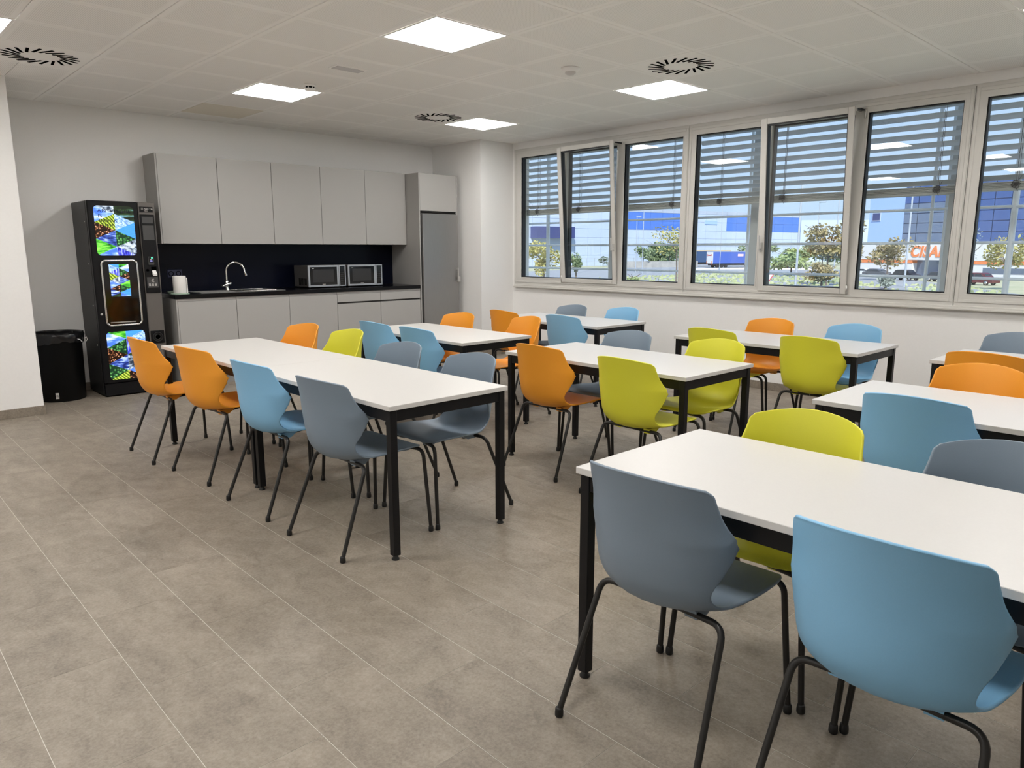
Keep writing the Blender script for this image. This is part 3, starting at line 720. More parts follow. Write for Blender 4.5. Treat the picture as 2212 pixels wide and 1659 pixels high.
screen('small_screen', 2.005, 2.177, .962, 1.266, .004, ['wave', 'ripple', 'violet', 'vines', 'rock', 'sky', 'beans', 'river', 'dusk'], ['grass', 'sky', 'forest', 'beans', 'river', 'grass', 'forest', 'wave', 'sky'], YV-.003,
       'small touch screen of picture triangles', (1, [-.12, 0, .12, .25, .37, .5, .62, .75, .87, 1, 1.12]), (1, [-.12, 0, .12, .25, .37, .5, .62, .75, .87, 1, 1.12]))
screen('screen', 1.926, 2.268, .165, .628, .035, ['grass', 'sky', 'forest', 'beans', 'river', 'forest', 'vines'], ['wave', 'ripple', 'violet', 'dusk', 'rock', 'sky', 'beans'], YV-.0015,
       'bottom picture screen of coffee beans and waterfall triangles', (1, [-.18, 0, .155, .325, .49, .66, .82, 1.0, 1.17]), (1, [-.18, .0, .155, .325, .49, .66, .82, 1.0, 1.17]))
for body, z_, x_ in (('ANYWHERE', 1.745, 1.955), ('IS', 1.700, 1.955), ('BREAK', 1.655, 1.962), ('TIME', 1.610, 1.975)):
    text('lettering', body, .043, M_PRINTDARK, vm, (x_, YV-.003, z_), (PI/2, 0, 0), .0004, sx=1.15, spacing=1.1)
# chrome frame + dark glass of the delivery bay
pr = rrect(1.942, 2.254, .690, 1.302, .04)
obj('bay_panel', MB().prism(pr, 'y', YV-.0012, YV+.004), M_BLACKGLASS, vm)
obj('chrome_frame', MB().tube([(a, YV-.006, b) for a, b in pr]+[(pr[0][0], YV-.006, pr[0][1])], .0095, 10, False), M_CHROME, vm)
obj('delivery_window', B(1.968, 2.232, YV-.0032, YV-.0014, .708, .940), M_VMGLASS, vm, label='dark brown see through cup window')
obj('delivery_shelf', B(1.975, 2.20, YV-.007, YV-.0033, .712, .722), M_SILVER, vm)
o = obj('lock', MB().lathe([(.011, 0), (.011, .006), (0, .008)], 16), M_SILVER, vm, world=False); o.rotation_euler = (PI/2, 0, 0); o.location = (1.905-2.165, YV-7.93, .80)
# right column
obj('badge', B(2.322, 2.442, YV-.001, YV+.006, 1.757, 1.808, c=.001), M_VMBLACK, vm)
text('lettering', 'NECTA', .024, M_PRINT, vm, (2.363, YV-.0018, 1.780), (PI/2, 0, 0), .0003)
text('lettering', 'Opera', .013, M_PRINT, vm, (2.363, YV-.0018, 1.766), (PI/2, 0, 0), .0003)
q = MB()
for k in range(3): q.box(2.336, 2.356, YV-.0018, YV, 1.780+k*.007, 1.784+k*.007)
obj('badge_emblem', q, mat('faded_print', (.22, .21, .20), .5), vm)
obj('control_panel', B(2.318, 2.450, YV-.006, YV+.006, .985, 1.735, c=.004), M_VMBLACK, vm)
obj('display', B(2.334, 2.434, YV-.0085, YV-.005, 1.653, 1.714, c=.001), M_VMBTN, vm); obj('display', B(2.333, 2.435, YV-.0085, YV-.005, 1.492, 1.632, c=.001), M_VMBTN, vm)
rd = obj('card_reader', B(2.357, 2.409, YV-.018, YV-.005, 1.255, 1.335, c=.004), M_VMBTN, vm)
obj('reader_screen', B(2.363, 2.403, YV-.0192, YV-.0178, 1.275, 1.328), M_BLACKGLASS, rd)
obj('led', B(2.382, 2.398, YV-.0202, YV-.019, 1.318, 1.327), M_GREEN, rd); obj('led', B(2.372, 2.392, YV-.0202, YV-.019, 1.288, 1.298), M_VIOLET, rd)
obj('print', B(2.372, 2.392, YV-.0202, YV-.019, 1.303, 1.309), M_PRINT, rd)
obj('coin_slot', B(2.380, 2.428, YV-.0085, YV-.005, 1.165, 1.238), M_BLACKHOLE, vm)
obj('coin_tray', MB().prism([(YV-.006, 1.165), (YV-.04, 1.15), (YV-.046, 1.17), (YV-.006, 1.205)], 'x', 2.384, 2.42), M_WHITEPL, vm, label='white coin chute lip')
o = obj('knob', MB().lathe([(.012, 0), (.012, .008), (0, .01)], 16), M_BLACKHOLE, vm, world=False); o.rotation_euler = (PI/2, 0, 0); o.location = (2.345-2.165, YV-.006-7.93, 1.205)
st = obj('payment_sticker', B(2.333, 2.433, YV-.0078, YV-.005, 1.035, 1.138), M_VMBTN, vm, label='grey payment sticker with large euro sign')
text('lettering', '\u20ac', .045, M_PRINT, vm, (2.37, YV-.0086, 1.088), (PI/2, 0, 0), .0003)
q = MB()
for r_ in range(3):
    for c_ in range(3): q.box(2.345+.028*c_, 2.363+.028*c_, YV-.0088, YV-.0078, 1.052+.011*r_, 1.058+.011*r_)
obj('print', q, M_PRINT, st)
obj('coin_return', B(2.322, 2.450, YV-.004, YV+.006, .485, .612, c=.004), M_VMBLACK, vm)
for r1, r2, y_ in ((.048, .040, -.010), (.032, .022, -.008)):
    o = obj('coin_return_ring', MB().lathe([(r1, 0), (r1, .006), (r2, .008), (r2, .001)], 28), M_VMSIDE, vm, world=False); o.rotation_euler = (PI/2, 0, 0); o.location = (2.386-2.165, YV-.003-7.93, .548)
q = MB()
for a_ in (1.90, 2.43):
    for b_ in (YV+.06, 8.15): q.lathe([(.02, 0), (.02, .0125)], 12, a_, b_, 0)
obj('foot', q, M_RUBBER, vm)

# ------------------------------------------------------------------ bin
BX, BY = 1.565, 7.905
t = thing('waste_bin', 'round black waste bin with black bag between pier and vending machine', 'bin', (BX, BY, 0))
obj('tub', MB().lathe([(.18, 0), (.192, .008), (.205, .60), (.213, .605), (.213, .625), (.2, .63), (.19, .55), (.17, .012), (0, .012)], 40, BX, BY, 0), M_BIN, t)
q = MB(); prof = [(.195, .54), (.204, .632), (.216, .642), (.224, .62), (.222, .585), (.217, .548)]; n_ = 48; vs = []; fs = []
rr = random.Random(3)
for i, (r_, z_) in enumerate(prof):
    for k in range(n_):
        a = 2*PI*k/n_; w_ = (.004*math.sin(7*a+i)+.003*math.sin(13*a+2*i)+rr.uniform(-.002, .002))*(0 if i < 1 else 1)
        vs.append((BX+(r_+w_+(.002 if i > 2 else 0))*math.cos(a), BY+(r_+w_)*math.sin(a), z_+(rr.uniform(-.008, .008)+.012*math.sin(3*a))*(i == 5)))
for i in range(len(prof)-1):
    for k in range(n_): fs.append((i*n_+k, i*n_+(k+1) % n_, (i+1)*n_+(k+1) % n_, (i+1)*n_+k))
q.add(vs, fs, True); obj('bin_bag', q, M_BAG, t)
q = MB().tube([(BX+.13, BY-.185, .58), (BX+.15, BY-.19, .575), (BX+.165, BY-.18, .55), (BX+.185, BY-.165, .545)], .003, 6)
q.tube([(BX+.20, BY-.12, .575), (BX+.225, BY-.10, .585), (BX+.232, BY-.095, .56), (BX+.215, BY-.11, .545)], .003, 6)
obj('bag_tie', q, M_WHITEPL, t)
a = math.atan2(0-BY, 0.1-BX)-.25
q = MB(); vs = [(BX+.1995*math.cos(a+d_), BY+.1995*math.sin(a+d_), z_) for z_ in (.035, .09) for d_ in (-.07, 0, .07)]; q.add(vs, [(0, 1, 4, 3), (1, 2, 5, 4)])
obj('label_sticker', q, M_PRINT, t, label='small white barcode sticker'); q = MB()
for k in range(4): d_ = -.04+.024*k; q.add([(BX+.2005*math.cos(a+d_+e_), BY+.2005*math.sin(a+d_+e_), z_) for z_ in (.05, .072) for e_ in (0, .011)], [(0, 1, 3, 2)])
obj('barcode', q, M_BLACKHOLE, t)

# ------------------------------------------------------------------ tables
TW, TL, TH = .713, 1.4275, .726
def make_table():
    t = thing('dining_table', '', 'table', (0, 0, 0))
    hw, hl = TW/2, TL/2
    o = link('tabletop', None, t) if False else None
    q = B(-hw, hw, -hl, hl, TH-.022, TH, c=.0015)
    me = q.mesh('tabletop', [M_TOP, M_TOPEDGE])
    for p_ in me.polygons: p_.material_index = 0 if p_.normal.z > .9 else 1
    link('tabletop', me, t)
    lx, ly = hw-.029, hl-.029
    leg = B(-.018, .018, -.018, .018, .022, TH-.022, c=.002).mesh('leg', M_BLACKMETAL)
    foot = MB().lathe([(.017, 0), (.018, .006), (.012, .012), (.012, .022)], 14).mesh('glide_foot', M_RUBBER)
    for sx_ in (-1, 1):
        for sy_ in (-1, 1):
            l_ = link('leg', leg, t, loc=(sx_*lx, sy_*ly, 0)); link('glide_foot', foot, l_)
    ap = B(-.010, .010, -(ly-.018), ly-.018, TH-.076, TH-.022, c=.001).mesh('apron', M_BLACKMETAL)
    ae = B(-(lx-.018), lx-.018, -.010, .010, TH-.076, TH-.022, c=.001).mesh('apron', M_BLACKMETAL)
    for s_ in (-1, 1): link('apron', ap, t, loc=(s_*(lx+.004), 0, 0)); link('apron', ae, t, loc=(0, s_*(ly+.004), 0))
    return t
# far-left corner, rotation, label
TB = [((1.7213, 5.480), .0066, 'white table nearest the vending machine, far half of the long double table'),
      ((1.7213+.0066*1.430, 5.480-1.430), .0066, 'white table joined end to end in front of the one by the vending machine'),
      ((3.371, 5.522), -.0019, 'white table in front of the fridge with two blue chairs at its near left side'),
      ((4.954, 5.570), 0., 'white table in the far corner below the first window, under grey and blue chairs'),
      ((3.3135, 3.572), -.0052, 'white table in the middle of the room between orange and lime chairs'),
      ((4.887, 3.300), -.0037, 'white table by the window wall, with two lime chair backs on its near side'),
      ((1.6655, 1.470), .0042, 'large foreground white table at lower right'),
      ((3.239, 1.428), .0027, 'white table at right edge, second behind the foreground one, with one blue back'),
      ((4.956, 1.469), -.0007, 'white table at far right edge, mostly hidden by two orange chairs')]
t0 = None
for (cx, cy), a, lab in TB:
    t = make_table() if t0 is None else copy_tree(t0)
    if t0 is None: t0 = t
    v = Vector((TW/2, -TL/2)); v.rotate(Matrix.Rotation(a, 2))
    t.location = (cx+v.x, cy+v.y, 0); t.rotation_euler = (0, 0, a); t['label'] = lab; t['group'] = 'white dining tables with black legs'

# ------------------------------------------------------------------ chairs
ROWS = [(.252, .432, .120, 0, 0, 20), (.247, .440, .165, 0, 0, 20), (.228, .448, .200, 0, .004, 22), (.17, .450, .220, 0, .010, 25), (.08, .444, .222, 0, .014, 30), (0, .436, .212, .004, .018, 40),
        (-.07, .429, .198, .014, .026, 58), (-.13, .430, .187, .045, .040, 72), (-.180, .450, .180, .088, .050, 82), (-.212, .495, .185, .122, .034, 86), (-.226, .55, .203, .146, .014, 87),
        (-.233, .605, .2185, .156, .003, 92), (-.236, .637, .2255, .158, .000, 90), (-.239, .665, .2235, .152, -.003, 86), (-.249, .73, .2085, .136, -.018, 72), (-.259, .785, .2015, .122, -.031, 64),
        (-.265, .812, .1985, .117, -.038, 60), (-.268, .825, .1955, .114, -.038, 58), (-.2695, .831, .186, .109, -.034, 56)]
def catmull(p0, p1, p2, p3, t):
    return tuple(.5*((2*b)+(-a+c)*t+(2*a-5*b+4*c-d)*t*t+(-a+3*b-3*c+d)*t*t*t) for a, b, c, d in zip(p0, p1, p2, p3))
def make_shell():
    rows = []
    for i in range(len(ROWS)-1):
        p = [ROWS[max(i-1, 0)], ROWS[i], ROWS[i+1], ROWS[min(i+2, len(ROWS)-1)]]
        ns = 3
        for k in range(ns):
            r = list(catmull(*p, k/ns))
            lin = ROWS[i][2]+(ROWS[i+1][2]-ROWS[i][2])*k/ns
            if i in (11, 12): r[2] = lin
            rows.append(r)
    rows.append(ROWS[-1])
    T = [-1, -.975, -.9, -.78, -.62, -.42, -.21, 0, .21, .42, .62, .78, .9, .975, 1]
    nr, ncol = len(rows), len(T)
    def arc(t, th_): return math.sin(t*th_)/math.sin(th_), (1-math.cos(t*th_))/(1-math.cos(th_))
    P = []
    ws = [r[2] for r in rows]; n_ = len(ws); WS = []
    for i in range(n_):                                   # smooth carrier width; the outline is trimmed out of it
        k_ = [(math.exp(-((i-j)/5.0)**2/2), ws[min(max(j, 12), n_-7)]) for j in range(i-14, i+15)]
        WS.append(sum(a*b for a, b in k_)/sum(a for a, b in k_))
    off = max(a-b for a, b in zip(ws, WS))+.002
    for (y, z, w, dy, dz, th_), W_ in zip(rows, WS):
        th_ = math.radians(min(th_, 88)); W_ += off; e = math.asin(min(1, w*math.sin(th_)/W_))/th_
        P.append([Vector((W_*arc(t*e, th_)[0], y+dy*arc(t*e, th_)[1]*1.06, z+dz*arc(t*e, th_)[1]*1.06)) for t in T])
    Nn = [[None]*ncol for _ in range(nr)]
    for i in range(nr):
        for j in range(ncol):
            a = P[min(i+1, nr-1)][j]-P[max(i-1, 0)][j]; b = P[i][min(j+1, ncol-1)]-P[i][max(j-1, 0)]
            Nn[i][j] = b.cross(a).normalized()
    # orientation: at the seat middle the normal must point down (underside)
    sgn = 1 if Nn[9][7].z < 0 else -1
    th = .0085
    vs = [P[i][j] for i in range(nr) for j in range(ncol)]+[P[i][j]+sgn*th*Nn[i][j] for i in range(nr) for j in range(ncol)]
    n0 = nr*ncol; fs = []
    for i in range(nr-1):
        for j in range(ncol-1):
            a = (i*ncol+j, i*ncol+j+1, (i+1)*ncol+j+1, (i+1)*ncol+j); fs.append(a); fs.append(tuple(n0+x for x in a[::-1]))
    loop = [(0, j) for j in range(ncol)]+[(i, ncol-1) for i in range(1, nr)]+[(nr-1, j) for j in range(ncol-2, -1, -1)]+[(i, 0) for i in range(nr-2, 0, -1)]
    mid = []
    cen = {}
    for (i, j) in loop:
        ii, jj = min(max(i, 1), nr-2), min(max(j, 1), ncol-2); out_ = (P[i][j]-P[ii][jj]).normalized()
        mid.append(len(vs)); vs.append(P[i][j]+sgn*th*.5*Nn[i][j]+out_*.0022)
    for k in range(len(loop)):
        k2 = (k+1) % len(loop); a = loop[k][0]*ncol+loop[k][1]; b = loop[k2][0]*ncol+loop[k2][1]
        fs.append((a, b, mid[k2], mid[k])); fs.append((mid[k], mid[k2], n0+b, n0+a))
    return MB().add(vs, fs, True)
def bend(pts, r, n=6):
    P = [Vector(p) for p in pts]; out_ = [P[0]]
    for i in range(1, len(P)-1):
        a, b = (P[i-1]-P[i]).normalized(), (P[i+1]-P[i]).normalized(); ang = a.angle(b); d = min(r/math.tan(ang/2), .45*min((P[i-1]-P[i]).length, (P[i+1]-P[i]).length))
        s_, e_ = P[i]+a*d, P[i]+b*d
        for k in range(n+1):
            t_ = k/n; out_.append(s_*(1-t_)**2+P[i]*2*t_*(1-t_)+e_*t_*t_)
    out_.append(P[-1]); return out_
shell_me = {}
def make_chair(color):
    t = thing('shell_chair', '', 'chair')
    if 'base' not in shell_me:
        mbx = make_shell(); shell_me['base'] = True
        for k, m in CH.items(): shell_me[k] = mbx.mesh('shell_'+k, m)
        for k, m in CH.items():
            q = MB()
            q.prism([(-.105, .424), (-.098, .396), (-.045, .396), (.0, .428)], 'x', -.02, .02)
            shell_me['rb_'+k] = q.mesh('mounting_block', m)
            shell_me['fb_'+k] = MB().prism([(.165, .438), (.185, .412), (.225, .412), (.235, .436)], 'x', -.02, .02).mesh('mounting_block', m)
        shell_me['leg'] = {}
        for sx_ in (-1, 1):
            rear = bend([(sx_*.235, -.261, .018), (sx_*.207, -.100, .410), (sx_*.004, -.088, .409)], .045)
            front = bend([(sx_*.235, .261, .018), (sx_*.203, .246, .424), (sx_*.004, .205, .428)], .045)
            shell_me['leg'][(sx_, -1)] = MB().tube(rear, .0096, 12).mesh('leg', M_LEGTUBE)
            shell_me['leg'][(sx_, 1)] = MB().tube(front, .0096, 12).mesh('leg', M_LEGTUBE)
        shell_me['cap'] = MB().lathe([(.011, 0), (.0132, .004), (.0132, .014), (.012, .026), (.0100, .03)], 14).mesh('foot_cap', M_RUBBER)
        shell_me['rail'] = MB().tube([(0, -.088, .409), (0, -.02, .402), (0, .14, .42), (0, .205, .428)], .009, 8).mesh('under_rail', M_BLACKMETAL)
    link('shell', shell_me[color], t)
    for key in ((-1, -1), (1, -1), (-1, 1), (1, 1)):
        l_ = link('leg', shell_me['leg'][key], t); link('foot_cap', shell_me['cap'], l_, loc=(key[0]*.235, key[1]*.261, 0))
    for s_ in (-1, 1): link('mounting_block', shell_me['rb_'+color], t, loc=(s_*.105, 0, 0)); link('mounting_block', shell_me['fb_'+color], t, loc=(s_*.105, 0, 0)); link('under_rail', shell_me['rail'], t, loc=(s_*.06, 0, 0))
    return t
CHAIRS = [  # color, facing (+1 towards the windows), x, y, small turn, label
 ('orange', 1, 1.723, 5.237, .002, 'orange chair seen from behind, leftmost of all, beside the vending machine'),
 ('orange', 1, 1.794, 4.563, .096, 'orange chair seen from behind, second from left at the long table'),
 ('blue', 1, 1.807, 3.748, .032, 'blue chair seen from behind at the near side of the long double table'),
 ('grey', 1, 1.822, 3.035, .053, 'grey chair seen from behind at the near end of the long double table'),
 ('orange', -1, 2.519, 5.219, .097, 'orange chair across the long table, just before the base cabinets'),
 ('lime', -1, 2.541, 4.619, .007, 'lime chair across the long table, only one on that side that is green'),
 ('grey', -1, 2.39, 3.72, .066, 'grey chair across the long table, farther one, partly before a blue back'),
 ('grey', -1, 2.388, 3.047, .022, 'grey chair pushed under the near right end of the long table'),
 ('blue', 1, 3.46, 5.125, .043, 'blue chair seen from behind, farther one at the table in front of the fridge'),
 ('blue', 1, 3.444, 4.527, .031, 'blue chair seen from behind, nearer one at the table in front of the fridge'),
 ('orange', -1, 4.036, 5.158, .072, 'orange chair facing us right before the steel fridge'),
 ('orange', -1, 4.223, 4.508, -.139, 'orange chair facing us, turned out from the near end of the fridge side table'),
 ('orange', 1, 4.99, 5.207, -.023, 'orange chair seen from behind at the far corner table below the white pier'),
 ('blue', 1, 5.012, 4.46, .025, 'blue chair seen from behind at the far corner table'),
 ('grey', -1, 5.516, 5.109, .003, 'grey chair against the window wall at the far corner table'),
 ('blue', -1, 5.624, 4.533, -.04, 'blue chair against the window wall at the far corner table'),
 ('orange', 1, 3.39, 3.157, -.003, 'orange chair seen from behind at the middle table'),
 ('lime', 1, 3.336, 2.435, -.041, 'lime chair seen from behind at the near left of the middle table'),
 ('grey', -1, 3.942, 3.163, .006, 'grey chair facing us across the middle table'),
 ('lime', -1, 3.949, 2.463, -.017, 'lime chair facing us at the near right end of the middle table'),
 ('lime', 1, 4.989, 2.920, -.004, 'lime chair seen from behind, half hidden behind another lime back, at the window side table'),
 ('lime', 1, 4.998, 2.181, .013, 'lime chair seen from behind, fully visible back at the window side table'),
 ('orange', -1, 5.56, 2.923, 0, 'orange chair facing us at the window side table, by the bare wall'),
 ('blue', -1, 5.585, 2.253, -.012, 'blue chair facing us at the near end of the window side table'),
 ('grey', 1, 1.738, 1.120, .0, 'large grey chair seen from behind in the foreground at the front table'),
 ('blue', 1, 1.746, .512, .002, 'largest blue chair seen from behind at lower right corner'),
 ('lime', -1, 2.281, 1.099, .031, 'lime chair facing us across the foreground table'),
 ('grey', -1, 2.290, .491, 0, 'grey chair facing us across the foreground table, cut by the right edge'),
 ('blue', 1, 3.348, .978, .001, 'blue chair seen from behind at right, between the two foremost right tables'),
 ('orange', -1, 3.973, .991, 0, 'bright orange chair facing us at right edge, in front of a darker orange one'),
 ('grey', 1, 3.348, .33, 0, 'grey chair barely peeking in at the right edge beside a blue back'),
 ('orange', 1, 4.981, 1.136, 0, 'darker orange chair seen from behind at right edge, before the last table'),
 ('grey', -1, 5.773, 1.223, 0, 'grey chair at the right edge nearest the window wall'),
]
proto = {}
for color, fc, x, y, a, lab in CHAIRS:
    if color not in proto: t = proto[color] = make_chair(color)
    else: t = copy_tree(proto[color])
    t.location = (x, y, 0); t.rotation_euler = (0, 0, a+(-PI/2 if fc == 1 else PI/2)); t['label'] = lab; t['group'] = color+' shell chairs'

# ------------------------------------------------------------------ outside (far colours carry some blue haze)
GZ = -3.3
M_GROUND = noisy('dry_grass_ground', (.36, .38, .22), (.50, .48, .34), .25, .95, detail=6)
M_ROAD = noisy('asphalt', (.30, .31, .33), (.36, .37, .39), .6, .9)
M_KERB = mat('white_kerb', (.72, .72, .70), .8)
M_CONC = noisy('hazy_precast_concrete', (.47, .56, .74), (.51, .60, .78), .25, .8)  # distance haze is mixed in as extra blue
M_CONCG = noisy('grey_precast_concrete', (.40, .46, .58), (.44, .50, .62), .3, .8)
M_BLUECLAD = mat('blue_cladding', (.075, .20, .66), .5)
M_DARKBLUE = mat('dark_blue_canopy', (.05, .065, .20), .5)
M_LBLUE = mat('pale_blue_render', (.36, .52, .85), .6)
M_CURTAIN = mat('blue_mirror_glass', (.10, .17, .40), .06, .55)
M_CURTAIN2 = mat('grey_glass_and_reflection', (.19, .24, .34), .08, .4)
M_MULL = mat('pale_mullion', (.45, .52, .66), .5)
M_WHITEBAND = mat('white_render', (.76, .76, .76), .7)
M_ORANGE = mat('orange_sign', (.85, .25, .08), .5)
M_BARK = noisy('bark', (.16, .13, .11), (.24, .20, .17), 6, .9)
def leaf(name, a, b): return noisy(name, a, b, 1.2, .7, detail=3)
LEAF = {'yellow': leaf('yellowing_leaves', (.30, .30, .09), (.55, .48, .18)), 'green': leaf('green_leaves', (.16, .22, .11), (.28, .35, .19)), 'brown': leaf('browning_leaves', (.22, .20, .09), (.42, .34, .17)),
        'olive': leaf('olive_leaves', (.15, .19, .15), (.26, .31, .25)), 'grey': leaf('grey_shrub_leaves', (.30, .35, .30), (.42, .47, .42)), 'bright': leaf('bright_grass_leaves', (.28, .36, .14), (.40, .48, .22))}
ground = struct('ground', B(7.4, 420, -160, 380, GZ-1, GZ), M_GROUND)
q = MB(); q.add([(60, 20, GZ+.02), (78, 10, GZ+.02), (200, 90, GZ+.02), (215, 135, GZ+.02), (100, 112, GZ+.02)], [(0, 1, 2, 3, 4)])
q.add([(128, -20, GZ+.015), (139, -20, GZ+.015), (150, 60, GZ+.015), (140, 70, GZ+.015)], [(0, 1, 2, 3)])
struct('road', q, M_ROAD)
q = MB(); pts = []
for k in range(15): a = math.radians(150-12*k); pts.append((150+16*math.cos(a), 78+16*math.sin(a), GZ+.12))
q.tube(pts, .35, 6); o = struct('kerb', q, M_KERB)
q = MB(); rr = random.Random(11)
for k in range(2600):
    x_, y_ = rr.uniform(84, 128), rr.uniform(8, 78)
    if abs(y_-.55*x_) > 30 or (x_ > 84 and abs(y_-.33*x_) < 8 and x_ > 106) or any((x_-a)**2+(y_-b)**2 < 9 for a, b in ((90.9, 40), (86.2, 44.5), (94, 33.5), (88, 66.8), (100.5, 33.6), (113, 28.4), (121.5, 40.6), (122, 36.6))): continue
    h_ = rr.uniform(.12, .35); a_ = rr.uniform(0, PI); dx, dy = .35*math.cos(a_), .35*math.sin(a_)
    q.add([(x_-dx, y_-dy, GZ), (x_+dx, y_+dy, GZ), (x_+dx*.4+.1, y_+dy*.4, GZ+h_), (x_-dx*.4+.1, y_-dy*.4, GZ+h_)], [(0, 1, 2, 3)])
o = obj('grass_tufts', q, [leaf('pale_grass_blades', (.30, .36, .16), (.48, .50, .30))], None, 'stuff'); tag(o, 'rough pale grass growing on the verge outside', 'grass')

def oriented_wall(p0, p1):
    p0, p1 = Vector(p0), Vector(p1); d = (p1-p0); L_ = d.length; d.normalize(); n_ = Vector((d.y, -d.x))     # n towards the right of travel
    if n_.dot(-p0) < 0: n_ = -n_
    return p0, d, n_, L_
def wbox(mb, W, s0, s1, n0, n1, z0, z1):
    p0, d, n_, L_ = W
    vs = [tuple(p0+d*s+n_*n)+(z,) for z in (z0, z1) for n in (n0, n1) for s in (s0, s1)]
    return mb.add([(v[0], v[1], v[2]) for v in vs], [(0, 2, 3, 1), (4, 5, 7, 6), (0, 1, 5, 4), (2, 6, 7, 3), (0, 4, 6, 2), (1, 3, 7, 5)])
# warehouse
W = oriented_wall((134.7, 146.2), (258.2, 122.6)); NB = 26; bw = W[3]/NB
wh = thing('warehouse', 'long pale concrete warehouse with blue upper panels across the road', 'building', (134.7, 146.2, GZ))
obj('body', wbox(MB(), W, 0, W[3], -60, -.25, GZ, 13.3), M_CONCG, wh)
zr = [GZ, -.2, 2.4, 4.8, 7.3, 10.0, 12.5, 13.6]
for k in range(NB):
    for r_ in range(7):
        s_ = (k+.5)/NB; blue = r_ in (4, 5) and (.345 < s_ < .56 or .69 < s_ < 1.0)
        m = M_BLUECLAD if blue else (M_CONC if r_ != 6 else M_CONCG)
        obj('wall_panel', wbox(MB(), W, k*bw+.04, (k+1)*bw-.04, -.25, 0, zr[r_]+.03, zr[r_+1]-.03), m, wh)
obj('loading_canopy', wbox(MB(), W, 9, 22, 0, 3, 4.5, 7.6), M_DARKBLUE, wh)
obj('sign_panel', wbox(MB(), W, W[3]*.61, W[3]*.655, 0, .2, 9.4, 10.6), M_LBLUE, wh)
W2 = oriented_wall((280.9, 133.3), (300, 112))
o = obj('distant_hall', wbox(MB(), W2, 0, W2[3], -20, 0, GZ, 12.6), M_CONC); tag(o, 'pale hall peeking out behind the right end of the warehouse', 'building')
# office block
WO = oriented_wall((146.33, 56.21), (133.0, 14.0))
ob = thing('office_block', 'office block with mirror glass front, white band and orange lettering', 'building', (146.3, 56.2, GZ))
Lw = WO[3]; s_w = 7.2
obj('render_wall', wbox(MB(), WO, 0, s_w, -16, 0, 2.45, 11.6), M_LBLUE, ob, label='pale blue rendered corner wall')
obj('core', wbox(MB(), WO, s_w, Lw, -16, -.3, 2.45, 12.9), M_DARKBLUE, ob)
ncol, nrow = 14, 6; pw = (Lw-s_w)/ncol; ph = (12.9-2.5)/nrow
for c_ in range(ncol):
    for r_ in range(nrow):
        m = M_CURTAIN2 if (c_ < 4 and r_ < 4) else M_CURTAIN  # lower left panes greyer: dark reflections painted into the glass colour
        obj('pane', wbox(MB(), WO, s_w+c_*pw+.06, s_w+(c_+1)*pw-.06, -.3, 0, 2.5+r_*ph+.05, 2.5+(r_+1)*ph-.05), m, ob)
obj('white_band', wbox(MB(), WO, -1, Lw, -16, .25, -.45, 2.45), M_WHITEBAND, ob)
obj('orange_stripe', wbox(MB(), WO, -1, 9.8, -16, .2, -1.05, -.47), M_ORANGE, ob); obj('orange_stripe', wbox(MB(), WO, 16.5, Lw, -16, .2, -1.05, -.47), M_ORANGE, ob)
obj('lower_wall', wbox(MB(), WO, -1, 9.8, -16, .1, GZ, -1.05), M_WHITEBAND, ob); obj('lower_wall', wbox(MB(), WO, 16.5, Lw, -16, .1, GZ, -1.05), M_WHITEBAND, ob)
obj('entrance', wbox(MB(), WO, 9.8, 16.5, -16, -1.2, GZ, -.45), M_CURTAIN2, ob, label='dark glazed recessed entrance')
obj('low_window', wbox(MB(), WO, 22.5, 29.5, .05, .16, -2.5, -1.6), M_CURTAIN2, ob)
wf = obj('window', wbox(MB(), WO, .7, 2.5, -.05, .12, 6.6, 8.2), M_MULL, ob); obj('glass', wbox(MB(), WO, .85, 2.35, .1, .14, 6.75, 8.05), M_DARKBLUE, wf)
ang = math.atan2(WO[1].y, WO[1].x)
p_ = WO[0]+WO[1]*9.3+WO[2]*.3
text('sign_letters', 'CISAE', 2.6, M_ORANGE, ob, (p_.x, p_.y, .15), (PI/2, 0, ang), .04, label='orange capital letters', sx=.92, shear=.22, spacing=1.06)

# trees and shrubs
def crown_mesh(name, rx, rz, n, size, m, seed, holes=.0):
    rr = random.Random(seed); q = MB()
    blobs = [(rr.uniform(-.55, .55)*rx, rr.uniform(-.55, .55)*rx, rr.uniform(-.5, .6)*rz, rr.uniform(.28, .5)) for _ in range(9)]
    for k in range(n):
        bx, by, bz, br = rr.choice(blobs)
        d = Vector((rr.gauss(0, 1), rr.gauss(0, 1), rr.gauss(0, 1))).normalized()*(rr.random()**.4)
        c = Vector((bx+d.x*br*rx, by+d.y*br*rx, bz+d.z*br*rz)); u = Vector((rr.gauss(0, 1), rr.gauss(0, 1), rr.gauss(0, .6))).normalized(); v = u.cross(Vector((rr.gauss(0, 1), rr.gauss(0, 1), rr.gauss(0, 1)))).normalized()
        s_ = size*rr.uniform(.6, 1.3); q.add([c-u*s_, c+v*s_*.5, c+u*s_, c-v*s_*.5], [(0, 1, 2, 3)])
    return q
